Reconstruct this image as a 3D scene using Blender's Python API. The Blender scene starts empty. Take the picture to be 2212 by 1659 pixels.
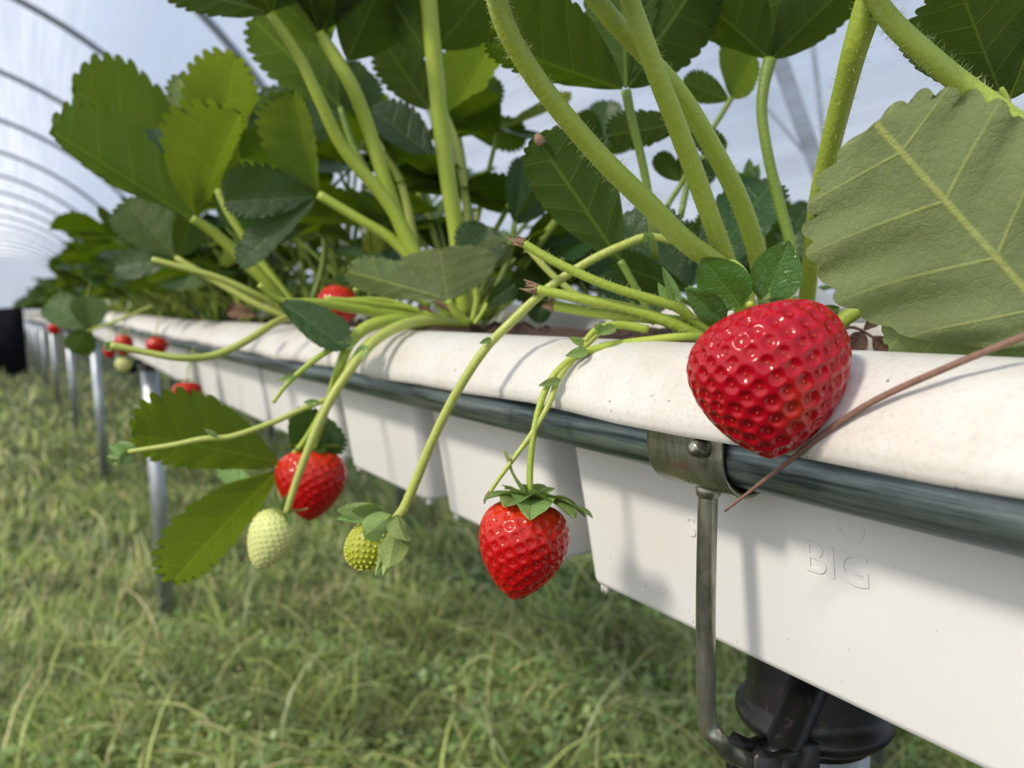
import bpy, bmesh, math, random
import numpy as np
from mathutils import Vector, Matrix

random.seed(7)
rng = np.random.default_rng(7)
scene = bpy.context.scene
C = bpy.context.collection
SCALE_W, SCALE_H, FPX = 2212.0, 1659.0, 1661.0
H = 1.01                                      # lens height above the ground

# ------------------------------------------------------------------ camera
YAW, PITCH, ROLL = math.radians(31.45), math.radians(6.0), math.radians(1.2)
FW = np.array([math.sin(YAW) * math.cos(PITCH), math.cos(YAW) * math.cos(PITCH), -math.sin(PITCH)])
_rt = np.array([math.cos(YAW), -math.sin(YAW), 0.0])
_up = np.cross(_rt, FW)
RT = _rt * math.cos(ROLL) - _up * math.sin(ROLL)
UP = _up * math.cos(ROLL) + _rt * math.sin(ROLL)
EYE = np.array([0.0, 0.0, H])
cam = bpy.data.cameras.new('camera')
camo = bpy.data.objects.new('camera', cam)
C.objects.link(camo)
m = Matrix.Identity(4)
for i in range(3):
    m[i][0], m[i][1], m[i][2], m[i][3] = RT[i], UP[i], -FW[i], EYE[i]
camo.matrix_world = m
cam.sensor_fit = 'HORIZONTAL'
cam.sensor_width = 5.66
cam.lens = 5.66 * FPX / SCALE_W
cam.clip_start = 0.01
cam.clip_end = 300
cam.dof.use_dof = True
cam.dof.focus_distance = 0.262
cam.dof.aperture_fstop = 1.75
scene.camera = camo

# ------------------------------------------------------------------ world, sun, exposure
scene.view_settings.view_transform = 'Standard'
scene.view_settings.look = 'None'
scene.view_settings.gamma = 1.0
scene.view_settings.use_curve_mapping = False
scene.view_settings.exposure = -0.80
cy = scene.cycles
cy.adaptive_threshold = 0.06
cy.max_bounces = 5
cy.diffuse_bounces = 3
cy.glossy_bounces = 3
cy.transmission_bounces = 4
cy.transparent_max_bounces = 8
cy.caustics_reflective = False
cy.caustics_refractive = False

world = bpy.data.worlds.new('sky')
scene.world = world
world.use_nodes = True
nt = world.node_tree
nt.nodes.clear()
out = nt.nodes.new('ShaderNodeOutputWorld')
bg = nt.nodes.new('ShaderNodeBackground')
tc = nt.nodes.new('ShaderNodeTexCoord')
sep = nt.nodes.new('ShaderNodeSeparateXYZ')
ramp = nt.nodes.new('ShaderNodeValToRGB')
ramp.color_ramp.elements[0].position = 0.0
ramp.color_ramp.elements[0].color = (0.80, 0.86, 0.94, 1)
ramp.color_ramp.elements[1].position = 0.75
ramp.color_ramp.elements[1].color = (0.40, 0.55, 0.84, 1)
noi = nt.nodes.new('ShaderNodeTexNoise')
noi.inputs['Scale'].default_value = 2.2
noi.inputs['Detail'].default_value = 2
cr2 = nt.nodes.new('ShaderNodeValToRGB')
cr2.color_ramp.elements[0].position = 0.44
cr2.color_ramp.elements[1].position = 0.68
mixc = nt.nodes.new('ShaderNodeMix')
mixc.data_type = 'RGBA'
mixc.inputs['B'].default_value = (0.92, 0.94, 0.98, 1)
nt.links.new(tc.outputs['Generated'], sep.inputs[0])
nt.links.new(sep.outputs['Z'], ramp.inputs[0])
nt.links.new(tc.outputs['Generated'], noi.inputs['Vector'])
nt.links.new(noi.outputs['Fac'], cr2.inputs[0])
nt.links.new(cr2.outputs[0], mixc.inputs['Factor'])
nt.links.new(ramp.outputs[0], mixc.inputs['A'])
nt.links.new(mixc.outputs['Result'], bg.inputs['Color'])
bg.inputs['Strength'].default_value = 1.68
nt.links.new(bg.outputs[0], out.inputs[0])

SUN_EL, SUN_AZ = math.radians(42), math.radians(6)     # light travels towards +X, a touch towards +Y
sd = Vector((math.cos(SUN_EL) * math.cos(SUN_AZ), math.cos(SUN_EL) * math.sin(SUN_AZ), -math.sin(SUN_EL)))
sl = bpy.data.lights.new('sun', 'SUN')
sl.energy = 9.3
sl.color = (1.0, 0.88, 0.71)
sl.angle = math.radians(7.5)
so = bpy.data.objects.new('sun', sl)
C.objects.link(so)
so.rotation_euler = sd.to_track_quat('-Z', 'Y').to_euler()
so.location = (-4, 0, 6)

# ------------------------------------------------------------------ pixel / space helpers
def P(px, py, d):
    """photograph pixel at depth d (m along the lens axis) -> world point"""
    return EYE + d * (FW + RT * (px - SCALE_W / 2) / FPX - UP * (py - SCALE_H / 2) / FPX)

def PX(px, py, X):
    r = FW + RT * (px - SCALE_W / 2) / FPX - UP * (py - SCALE_H / 2) / FPX
    return EYE + r * (X / r[0])

def R3(x, y, z):
    """x to the right of the row, y along it, z relative to the lens"""
    return np.array([x, y, H + z], float)

def pxr(w, d):
    """radius in metres of something w pixels wide at depth d"""
    return 0.5 * w * d / FPX

def norm(v):
    v = np.asarray(v, float)
    return v / (np.linalg.norm(v) + 1e-12)

# ------------------------------------------------------------------ materials
def newmat(name):
    mt = bpy.data.materials.new(name)
    mt.use_nodes = True
    return mt, mt.node_tree, mt.node_tree.nodes['Principled BSDF']

def N(nt, typ, **kw):
    n = nt.nodes.new(typ)
    for k, v in kw.items():
        if k in n.inputs:
            n.inputs[k].default_value = v
        else:
            setattr(n, k, v)
    return n

def L(nt, a, b):
    nt.links.new(a, b)

def math_n(nt, op, a=None, b=None, clamp=False):
    n = nt.nodes.new('ShaderNodeMath')
    n.operation = op
    n.use_clamp = clamp
    for i, v in enumerate((a, b)):
        if v is None:
            continue
        if isinstance(v, (int, float)):
            n.inputs[i].default_value = v
        else:
            nt.links.new(v, n.inputs[i])
    return n.outputs[0]

def mix_n(nt, fac, a, b, blend='MIX'):
    n = nt.nodes.new('ShaderNodeMix')
    n.data_type = 'RGBA'
    n.blend_type = blend
    for k, v in (('Factor', fac), ('A', a), ('B', b)):
        if isinstance(v, (int, float)):
            n.inputs[k].default_value = v
        elif isinstance(v, tuple):
            n.inputs[k].default_value = v if len(v) == 4 else v + (1,)
        else:
            nt.links.new(v, n.inputs[k])
    return n.outputs['Result']

def ramp_n(nt, src, stops):
    n = nt.nodes.new('ShaderNodeValToRGB')
    els = n.color_ramp.elements
    while len(els) < len(stops):
        els.new(0.5)
    for e, (p, c) in zip(els, stops):
        e.position = p
        e.color = c if len(c) == 4 else tuple(c) + (1,)
    nt.links.new(src, n.inputs[0])
    return n.outputs[0]

def noise_n(nt, scale, detail=4, vec=None, rough=0.55, stretch=None):
    n = nt.nodes.new('ShaderNodeTexNoise')
    n.inputs['Scale'].default_value = scale
    n.inputs['Detail'].default_value = detail
    n.inputs['Roughness'].default_value = rough
    if vec is None:
        t = nt.nodes.new('ShaderNodeTexCoord')
        vec = t.outputs['Object']
    if stretch:
        mp = nt.nodes.new('ShaderNodeMapping')
        mp.inputs['Scale'].default_value = stretch
        nt.links.new(vec, mp.inputs[0])
        vec = mp.outputs[0]
    nt.links.new(vec, n.inputs['Vector'])
    return n.outputs['Fac']

def bump_n(nt, height, strength, dist, bsdf):
    n = nt.nodes.new('ShaderNodeBump')
    n.inputs['Strength'].default_value = strength
    n.inputs['Distance'].default_value = dist
    nt.links.new(height, n.inputs['Height'])
    nt.links.new(n.outputs[0], bsdf.inputs['Normal'])
    return n

def geo_pos(nt):
    return nt.nodes.new('ShaderNodeNewGeometry').outputs['Position']

def leaf_material(name, top, under, vein_top, vein_under, glow, trans=0.36, rough=0.42, pucker=0.8):
    mt, nt, b = newmat(name)
    outn = nt.nodes['Material Output']
    uv = nt.nodes.new('ShaderNodeUVMap')
    sp = nt.nodes.new('ShaderNodeSeparateXYZ')
    L(nt, uv.outputs[0], sp.inputs[0])
    t = math_n(nt, 'FRACT', sp.outputs['X'])
    dv = math_n(nt, 'ABSOLUTE', math_n(nt, 'SUBTRACT', t, 0.5))
    absx = math_n(nt, 'ABSOLUTE', sp.outputs['Y'])
    lat = math_n(nt, 'SUBTRACT', 1.0, math_n(nt, 'DIVIDE', dv, 0.045), True)
    lat = math_n(nt, 'MULTIPLY', lat, math_n(nt, 'SUBTRACT', 1.05, math_n(nt, 'MULTIPLY', absx, 1.9), True))
    mid = math_n(nt, 'SUBTRACT', 1.0, math_n(nt, 'DIVIDE', absx, 0.017), True)
    vein = math_n(nt, 'MAXIMUM', lat, math_n(nt, 'MULTIPLY', mid, 1.6, True))
    pos = geo_pos(nt)
    vor = nt.nodes.new('ShaderNodeTexVoronoi')
    vor.feature = 'DISTANCE_TO_EDGE'
    vor.inputs['Scale'].default_value = 430
    L(nt, pos, vor.inputs['Vector'])
    ret = math_n(nt, 'SUBTRACT', 1.0, math_n(nt, 'DIVIDE', vor.outputs['Distance'], 0.09), True)
    oi = nt.nodes.new('ShaderNodeObjectInfo')
    geo = nt.nodes.new('ShaderNodeNewGeometry')
    big = noise_n(nt, 38, 1, pos)
    tcol = mix_n(nt, big, tuple(c * 0.72 for c in top), tuple(c * 1.25 for c in top))
    ucol = mix_n(nt, big, tuple(c * 0.8 for c in under), tuple(c * 1.15 for c in under))
    tcol = mix_n(nt, math_n(nt, 'MULTIPLY', vein, 0.45), tcol, vein_top)
    ucol = mix_n(nt, math_n(nt, 'MULTIPLY', ret, 0.16), ucol, vein_under)
    ucol = mix_n(nt, math_n(nt, 'MULTIPLY', vein, 0.85), ucol, vein_under)
    col = mix_n(nt, geo.outputs['Backfacing'], tcol, ucol)
    hs = nt.nodes.new('ShaderNodeHueSaturation')
    L(nt, col, hs.inputs['Color'])
    L(nt, math_n(nt, 'ADD', 0.485, math_n(nt, 'MULTIPLY', oi.outputs['Random'], 0.03)), hs.inputs['Hue'])
    L(nt, math_n(nt, 'ADD', 0.8, math_n(nt, 'MULTIPLY', oi.outputs['Random'], 0.45)), hs.inputs['Value'])
    L(nt, hs.outputs[0], b.inputs['Base Color'])
    L(nt, math_n(nt, 'ADD', rough, math_n(nt, 'MULTIPLY', geo.outputs['Backfacing'], 0.3)), b.inputs['Roughness'])
    L(nt, math_n(nt, 'SUBTRACT', 0.42, math_n(nt, 'MULTIPLY', geo.outputs['Backfacing'], 0.30)), b.inputs['Specular IOR Level'])
    hgt = math_n(nt, 'ADD', math_n(nt, 'MULTIPLY', vein, -0.9), math_n(nt, 'MULTIPLY', ret, -0.35))
    hgt = math_n(nt, 'ADD', hgt, math_n(nt, 'MULTIPLY', noise_n(nt, 130, 2, pos, 0.6), pucker))
    bn = bump_n(nt, hgt, 0.6, 0.0007, b)
    tr = nt.nodes.new('ShaderNodeBsdfTranslucent')
    tcol2 = mix_n(nt, math_n(nt, 'MULTIPLY', vein, 0.35), glow, tuple(min(1, c * 1.5) for c in glow))
    L(nt, tcol2, tr.inputs['Color'])
    L(nt, bn.outputs[0], tr.inputs['Normal'])
    ms = nt.nodes.new('ShaderNodeMixShader')
    ms.inputs[0].default_value = trans
    L(nt, b.outputs[0], ms.inputs[1])
    L(nt, tr.outputs[0], ms.inputs[2])
    L(nt, ms.outputs[0], outn.inputs['Surface'])
    return mt

M = {}
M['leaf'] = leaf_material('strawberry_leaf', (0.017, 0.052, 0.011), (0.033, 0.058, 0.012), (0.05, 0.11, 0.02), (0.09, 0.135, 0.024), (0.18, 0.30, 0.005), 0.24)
M['leaf_backlit'] = leaf_material('backlit_strawberry_leaf', (0.030, 0.085, 0.015), (0.060, 0.105, 0.022), (0.08, 0.16, 0.03), (0.15, 0.22, 0.035), (0.27, 0.39, 0.02), 0.40)  # lighter, more translucent copy of the leaf; backlight put into its colours
M['leaf_pale'] = leaf_material('strawberry_leaf_underside_pale', (0.06, 0.12, 0.035), (0.205, 0.268, 0.125), (0.12, 0.2, 0.05), (0.42, 0.48, 0.16), (0.30, 0.40, 0.04), 0.26, 0.5, 3.2)
M['sepal'] = leaf_material('strawberry_sepal', (0.04, 0.11, 0.018), (0.22, 0.33, 0.10), (0.14, 0.25, 0.06), (0.30, 0.42, 0.12), (0.30, 0.42, 0.04), 0.22, 0.24)
M['sepal_pale'] = leaf_material('pale_sepal', (0.19, 0.31, 0.09), (0.30, 0.42, 0.14), (0.3, 0.4, 0.12), (0.4, 0.5, 0.16), (0.35, 0.45, 0.08), 0.2, 0.42)
M['dry_leaf'] = leaf_material('dried_leaf', (0.17, 0.10, 0.06), (0.22, 0.14, 0.09), (0.1, 0.06, 0.035), (0.1, 0.06, 0.035), (0.2, 0.1, 0.05), 0.1, 0.8)

def stem_material(name, c1, c2, spots=0.5):
    mt, nt, b = newmat(name)
    pos = geo_pos(nt)
    col = mix_n(nt, noise_n(nt, 45, 3, pos), c1, c2)
    sp = ramp_n(nt, noise_n(nt, 120, 3, pos, 0.6, (1, 1, 0.5)), [(0.70, (0, 0, 0)), (0.76, (1, 1, 1))])
    col = mix_n(nt, math_n(nt, 'MULTIPLY', sp, spots), col, (0.16, 0.07, 0.015))
    L(nt, col, b.inputs['Base Color'])
    b.inputs['Roughness'].default_value = 0.42
    b.inputs['Subsurface Weight'].default_value = 0.0
    b.inputs['Subsurface Radius'].default_value = (0.002, 0.003, 0.0008)
    b.inputs['Subsurface Scale'].default_value = 1.0
    bump_n(nt, noise_n(nt, 520, 2, pos, 0.5), 0.45, 0.0008, b)
    return mt

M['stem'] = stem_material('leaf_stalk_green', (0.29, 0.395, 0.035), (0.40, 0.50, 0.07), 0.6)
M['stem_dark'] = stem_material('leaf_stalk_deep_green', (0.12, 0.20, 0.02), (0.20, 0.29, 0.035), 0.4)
M['stalk'] = stem_material('fruit_stalk_yellow_green', (0.35, 0.42, 0.07), (0.47, 0.53, 0.13), 0.25)
mt, nt, b = newmat('stem_hair')
b.inputs['Base Color'].default_value = (0.55, 0.62, 0.30, 1)
b.inputs['Roughness'].default_value = 0.5
M['hair'] = mt
mt, nt, b = newmat('brown_cut_end')
L(nt, mix_n(nt, noise_n(nt, 600, 3, geo_pos(nt)), (0.10, 0.05, 0.025), (0.42, 0.28, 0.18)), b.inputs['Base Color'])
b.inputs['Roughness'].default_value = 0.9
M['cut'] = mt
mt, nt, b = newmat('dry_twig')
L(nt, mix_n(nt, noise_n(nt, 500, 4, geo_pos(nt)), (0.13, 0.065, 0.045), (0.30, 0.18, 0.13)), b.inputs['Base Color'])
b.inputs['Roughness'].default_value = 0.75
bump_n(nt, noise_n(nt, 900, 3, geo_pos(nt)), 0.5, 0.0005, b)
M['twig'] = mt

def fruit_material(name, c_main, c_top, c_patch=None, rough=0.14, sss=0.0, spec=0.4):
    """colour runs from the shoulder (attribute ripe = 0) to the tip (1)"""
    mt, nt, b = newmat(name)
    at = nt.nodes.new('ShaderNodeAttribute')
    at.attribute_name = 'ripe'
    col = ramp_n(nt, at.outputs['Fac'], [(0.0, c_top), (0.22, tuple(0.5 * (a + q) for a, q in zip(c_top, c_main))), (0.45, c_main)])
    pos = geo_pos(nt)
    col = mix_n(nt, math_n(nt, 'MULTIPLY', noise_n(nt, 60, 2, pos), 0.4), col, tuple(c * 0.6 for c in c_main))
    if c_patch:
        a2 = nt.nodes.new('ShaderNodeAttribute')
        a2.attribute_name = 'patch'
        col = mix_n(nt, a2.outputs['Fac'], col, c_patch)
    L(nt, col, b.inputs['Base Color'])
    b.inputs['Roughness'].default_value = rough
    b.inputs['Specular IOR Level'].default_value = spec
    b.inputs['Subsurface Weight'].default_value = sss
    b.inputs['Subsurface Radius'].default_value = (0.003, 0.0008, 0.0005)
    b.inputs['Subsurface Scale'].default_value = 1.0
    return mt

M['fruit_deep'] = fruit_material('deep_red_fruit', (0.41, 0.001, 0.011), (0.41, 0.0015, 0.013), (0.50, 0.09, 0.02))
M['fruit_red'] = fruit_material('bright_red_fruit', (0.50, 0.004, 0.005), (0.66, 0.05, 0.006))
M['fruit_white'] = fruit_material('unripe_white_fruit', (0.66, 0.70, 0.27), (0.60, 0.68, 0.22), None, 0.4, 0.0, 0.35)
M['fruit_green'] = fruit_material('unripe_green_fruit', (0.36, 0.40, 0.03), (0.36, 0.43, 0.05), None, 0.4, 0.0, 0.35)

def plain(name, c, rough=0.5, metal=0.0, spec=0.5):
    mt, nt, b = newmat(name)
    b.inputs['Base Color'].default_value = c + (1,)
    b.inputs['Roughness'].default_value = rough
    b.inputs['Metallic'].default_value = metal
    b.inputs['Specular IOR Level'].default_value = spec
    return mt

M['seed_red'] = plain('seed_amber', (0.40, 0.07, 0.015), 0.4)
M['seed_green'] = plain('seed_yellow_green', (0.62, 0.64, 0.10), 0.4)
M['seed_white'] = plain('seed_pale', (0.66, 0.66, 0.24), 0.45)

# white trough plastic with dirt
mt, nt, b = newmat('white_trough_plastic')
pos = geo_pos(nt)
stain = ramp_n(nt, noise_n(nt, 26, 6, pos, 0.65), [(0.46, (0, 0, 0)), (0.72, (1, 1, 1))])
col = mix_n(nt, math_n(nt, 'MULTIPLY', stain, 0.34), (0.66, 0.645, 0.61), (0.46, 0.36, 0.24))
fine = ramp_n(nt, noise_n(nt, 620, 3, pos), [(0.52, (0, 0, 0)), (0.66, (1, 1, 1))])
col = mix_n(nt, math_n(nt, 'MULTIPLY', fine, 0.18), col, (0.30, 0.26, 0.22))
speck = ramp_n(nt, noise_n(nt, 330, 1, pos), [(0.755, (0, 0, 0)), (0.78, (1, 1, 1))])
col = mix_n(nt, math_n(nt, 'MULTIPLY', speck, 0.7), col, (0.05, 0.04, 0.03))
L(nt, col, b.inputs['Base Color'])
b.inputs['Roughness'].default_value = 0.42
b.inputs['Specular IOR Level'].default_value = 0.35
bump_n(nt, noise_n(nt, 420, 3, pos), 0.12, 0.0005, b)
M['rim'] = mt
mt, nt, b = newmat('white_pot_plastic')
pos = geo_pos(nt)
stain = ramp_n(nt, noise_n(nt, 14, 4, pos), [(0.5, (0, 0, 0)), (0.8, (1, 1, 1))])
col = mix_n(nt, math_n(nt, 'MULTIPLY', stain, 0.16), (0.86, 0.86, 0.85), (0.70, 0.63, 0.48))
speck = ramp_n(nt, noise_n(nt, 300, 1, pos), [(0.775, (0, 0, 0)), (0.80, (1, 1, 1))])
col = mix_n(nt, math_n(nt, 'MULTIPLY', speck, 0.4), col, (0.10, 0.09, 0.08))
L(nt, col, b.inputs['Base Color'])
b.inputs['Roughness'].default_value = 0.36
b.inputs['Specular IOR Level'].default_value = 0.4
bump_n(nt, noise_n(nt, 60, 2, pos), 0.06, 0.001, b)
M['pot'] = mt

def metal_material(name, c1, c2, rough, stretch, scale=60):
    mt, nt, b = newmat(name)
    pos = geo_pos(nt)
    f = noise_n(nt, scale, 5, pos, 0.65, stretch)
    L(nt, mix_n(nt, ramp_n(nt, f, [(0.38, (0, 0, 0)), (0.60, (1, 1, 1))]), c1, c2), b.inputs['Base Color'])
    b.inputs['Metallic'].default_value = 0.85
    L(nt, math_n(nt, 'ADD', rough, math_n(nt, 'MULTIPLY', noise_n(nt, scale * 2, 3, pos), 0.25)), b.inputs['Roughness'])
    bump_n(nt, f, 0.25, 0.0006, b)
    return mt

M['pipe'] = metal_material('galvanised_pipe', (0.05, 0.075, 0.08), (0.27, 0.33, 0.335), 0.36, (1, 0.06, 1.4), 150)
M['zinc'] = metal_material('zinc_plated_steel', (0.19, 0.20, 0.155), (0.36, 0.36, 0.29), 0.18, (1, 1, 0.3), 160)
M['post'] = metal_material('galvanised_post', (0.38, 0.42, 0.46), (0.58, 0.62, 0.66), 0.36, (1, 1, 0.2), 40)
M['hoop'] = plain('dull_galvanised_hoop', (0.20, 0.225, 0.25), 0.55, 0.3)
mt, nt, b = newmat('black_clamp_plastic')
pos = geo_pos(nt)
dust = ramp_n(nt, noise_n(nt, 210, 4, pos), [(0.60, (0, 0, 0)), (0.78, (1, 1, 1))])
L(nt, mix_n(nt, math_n(nt, 'MULTIPLY', dust, 0.3), (0.007, 0.007, 0.008), (0.17, 0.13, 0.10)), b.inputs['Base Color'])
b.inputs['Roughness'].default_value = 0.36
M['black'] = mt
mt, nt, b = newmat('coir_substrate')
pos = geo_pos(nt)
L(nt, mix_n(nt, noise_n(nt, 300, 5, pos), (0.015, 0.009, 0.006), (0.15, 0.085, 0.05)), b.inputs['Base Color'])
b.inputs['Roughness'].default_value = 0.95
bump_n(nt, noise_n(nt, 340, 4, pos), 1.0, 0.004, b)
M['soil'] = mt
M['card'] = plain('plant_card', (0.66, 0.64, 0.58), 0.55)
mt, nt, b = newmat('black_screen')
L(nt, mix_n(nt, noise_n(nt, 3, 4, geo_pos(nt)), (0.004, 0.005, 0.007), (0.014, 0.016, 0.02)), b.inputs['Base Color'])
b.inputs['Roughness'].default_value = 0.95
b.inputs['Specular IOR Level'].default_value = 0.1
M['screen'] = mt

# ground
mt, nt, b = newmat('ground_turf')
pos = geo_pos(nt)
col = mix_n(nt, noise_n(nt, 1.5, 4, pos), (0.022, 0.030, 0.010), (0.06, 0.066, 0.025))
col = mix_n(nt, ramp_n(nt, noise_n(nt, 0.6, 5, pos), [(0.60, (0, 0, 0)), (0.72, (1, 1, 1))]), col, (0.16, 0.12, 0.075))
L(nt, col, b.inputs['Base Color'])
b.inputs['Roughness'].default_value = 0.95
bump_n(nt, noise_n(nt, 60, 4, pos), 0.8, 0.02, b)
M['ground'] = mt
mt, nt, b = newmat('grass_blades')
outn = nt.nodes['Material Output']
at = nt.nodes.new('ShaderNodeAttribute')
at.attribute_name = 'tint'
L(nt, at.outputs['Color'], b.inputs['Base Color'])
b.inputs['Roughness'].default_value = 0.42
tr = nt.nodes.new('ShaderNodeBsdfTranslucent')
L(nt, mix_n(nt, 1.0, at.outputs['Color'], (1.5, 1.6, 0.8, 1), 'MULTIPLY'), tr.inputs['Color'])
ms = nt.nodes.new('ShaderNodeMixShader')
ms.inputs[0].default_value = 0.25
L(nt, b.outputs[0], ms.inputs[1])
L(nt, tr.outputs[0], ms.inputs[2])
L(nt, ms.outputs[0], outn.inputs['Surface'])
M['grass'] = mt

# polythene film: mostly clear, a milky share that scatters, creases running along the tunnel
mt, nt, b = newmat('tunnel_polythene')
outn = nt.nodes['Material Output']
nt.nodes.remove(b)
uv = nt.nodes.new('ShaderNodeUVMap')
cre = noise_n(nt, 1.0, 3, uv.outputs[0], 0.7, (14, 0.32, 1))
cre.node.noise_dimensions = '2D'
mr = nt.nodes.new('ShaderNodeMapRange')
L(nt, cre, mr.inputs['Value'])
for k_, v_ in (('From Min', 0.38), ('From Max', 0.72), ('To Min', 0.30), ('To Max', 0.74)):
    mr.inputs[k_].default_value = v_
milk = mr.outputs['Result']
tp = nt.nodes.new('ShaderNodeBsdfTransparent')
tp.inputs[0].default_value = (0.90, 0.92, 0.96, 1)
tl = nt.nodes.new('ShaderNodeBsdfTranslucent')
tl.inputs[0].default_value = (0.90, 0.92, 0.96, 1)
ms = nt.nodes.new('ShaderNodeMixShader')
L(nt, milk, ms.inputs[0])
L(nt, tp.outputs[0], ms.inputs[1])
L(nt, tl.outputs[0], ms.inputs[2])
L(nt, ms.outputs[0], outn.inputs['Surface'])
M['film'] = mt

# ------------------------------------------------------------------ object helpers
ORG = {}

def mesh_from(name, verts, faces, mat, smooth=True, uv=None, attrs=None):
    me = bpy.data.meshes.new(name)
    verts = np.asarray(verts, np.float32)
    if isinstance(faces, np.ndarray):
        k = faces.shape[1]
        me.vertices.add(len(verts))
        me.vertices.foreach_set('co', verts.ravel())
        me.loops.add(faces.size)
        me.loops.foreach_set('vertex_index', faces.astype(np.int32).ravel())
        me.polygons.add(len(faces))
        me.polygons.foreach_set('loop_start', np.arange(0, faces.size, k, dtype=np.int32))
        me.update(calc_edges=True)
    else:
        me.from_pydata(verts.tolist(), [], faces)
        me.update()
    if uv is not None:
        ul = me.uv_layers.new(name='UVMap')
        idx = np.empty(len(me.loops), np.int32)
        me.loops.foreach_get('vertex_index', idx)
        ul.data.foreach_set('uv', np.asarray(uv, np.float32)[idx].ravel())
    for k, v in (attrs or {}).items():
        v = np.asarray(v, np.float32)
        if v.ndim == 1:
            a = me.attributes.new(k, 'FLOAT', 'POINT')
            a.data.foreach_set('value', v)
        else:
            a = me.attributes.new(k, 'FLOAT_COLOR', 'POINT')
            a.data.foreach_set('color', np.concatenate([v, np.ones((len(v), 1), np.float32)], 1).ravel())
    me.polygons.foreach_set('use_smooth', np.full(len(me.polygons), smooth, bool))
    me.materials.append(M[mat] if isinstance(mat, str) else mat)
    me.validate()
    return me

def link(name, me, parent=None, origin=None):
    o = bpy.data.objects.new(name, me)
    C.objects.link(o)
    if parent is not None:
        o.parent = parent
        ORG[o.name] = ORG[parent.name]
    else:
        o.location = origin if origin is not None else (0, 0, 0)
        ORG[o.name] = np.array(o.location)
    return o

def obj(name, verts, faces, mat, parent=None, smooth=True, uv=None, attrs=None, origin=None):
    verts = np.asarray(verts, float)
    if parent is not None:
        org = ORG[parent.name]
    else:
        org = np.array(origin if origin is not None else [verts[:, 0].mean(), verts[:, 1].mean(), verts[:, 2].min()])
    me = mesh_from(name, verts - org, faces, mat, smooth, uv, attrs)
    return link(name, me, parent, None if parent is not None else org)

def thing(name, loc):
    o = bpy.data.objects.new(name, None)
    C.objects.link(o)
    o.location = loc
    o.empty_display_size = 0.02
    ORG[o.name] = np.array(loc, float)
    return o

def tag(o, label=None, cat=None, group=None, kind=None):
    for k, v in (('label', label), ('category', cat), ('group', group), ('kind', kind)):
        if v:
            o[k] = v
    return o

def children(o):
    return [c for c in o.children]

def copy_tree(o, parent=None):
    c = o.copy()
    C.objects.link(c)
    c.parent = parent
    for ch in list(o.children):
        copy_tree(ch, c)
    return c

class MB:
    """collects pieces of one mesh"""
    def __init__(s):
        s.v, s.f = [], []
    def add(s, v, f):
        k = sum(len(a) for a in s.v)
        s.v.append(np.asarray(v, float))
        s.f += [tuple(i + k for i in q) for q in f]
        return s
    def box(s, lo, hi):
        x0, y0, z0 = lo
        x1, y1, z1 = hi
        return s.add([(x0, y0, z0), (x1, y0, z0), (x1, y1, z0), (x0, y1, z0), (x0, y0, z1), (x1, y0, z1), (x1, y1, z1), (x0, y1, z1)],
                     [(0, 3, 2, 1), (4, 5, 6, 7), (0, 1, 5, 4), (1, 2, 6, 5), (2, 3, 7, 6), (3, 0, 4, 7)])
    def tube(s, *a, **k):
        return s.add(*tube_geo(*a, **k))
    def build(s, name, mat, parent=None, smooth=True, origin=None):
        return obj(name, np.concatenate(s.v), s.f, mat, parent, smooth, origin=origin)

def spline(pts, sub=7):
    pts = np.asarray(pts, float)
    if len(pts) < 3:
        t = np.linspace(0, 1, sub + 1)[:, None]
        return pts[0] * (1 - t) + pts[-1] * t
    p = np.vstack([2 * pts[0] - pts[1], pts, 2 * pts[-1] - pts[-2]])
    o = []
    for i in range(1, len(p) - 2):
        for t in np.linspace(0, 1, sub, endpoint=False):
            a, b_, c, d = p[i - 1], p[i], p[i + 1], p[i + 2]
            o.append(0.5 * ((2 * b_) + (-a + c) * t + (2 * a - 5 * b_ + 4 * c - d) * t * t + (-a + 3 * b_ - 3 * c + d) * t ** 3))
    o.append(p[-2])
    return np.array(o)

def tube_geo(pts, rad, sides=12, sub=7, caps=True, smooth_path=True):
    path = spline(pts, sub) if smooth_path else np.asarray(pts, float)
    n = len(path)
    r = np.interp(np.linspace(0, 1, n), np.linspace(0, 1, len(rad)), rad) if np.ndim(rad) else np.full(n, rad)
    tan = np.gradient(path, axis=0)
    tan /= np.linalg.norm(tan, axis=1)[:, None] + 1e-12
    ref = np.array([0, 0, 1.0]) if abs(tan[0][2]) < 0.9 else np.array([1.0, 0, 0])
    u = norm(np.cross(tan[0], ref))
    vs, fs = [], []
    ang = np.linspace(0, 2 * math.pi, sides, endpoint=False)
    for i in range(n):
        u = norm(u - tan[i] * np.dot(u, tan[i]))
        w = np.cross(tan[i], u)
        vs.append(path[i] + r[i] * (np.cos(ang)[:, None] * u + np.sin(ang)[:, None] * w))
    vs = np.concatenate(vs)
    for i in range(n - 1):
        for j in range(sides):
            k = (j + 1) % sides
            fs.append((i * sides + j, i * sides + k, (i + 1) * sides + k, (i + 1) * sides + j))
    if caps:
        fs.append(tuple(range(sides - 1, -1, -1)))
        fs.append(tuple((n - 1) * sides + j for j in range(sides)))
    return vs, fs

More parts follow.
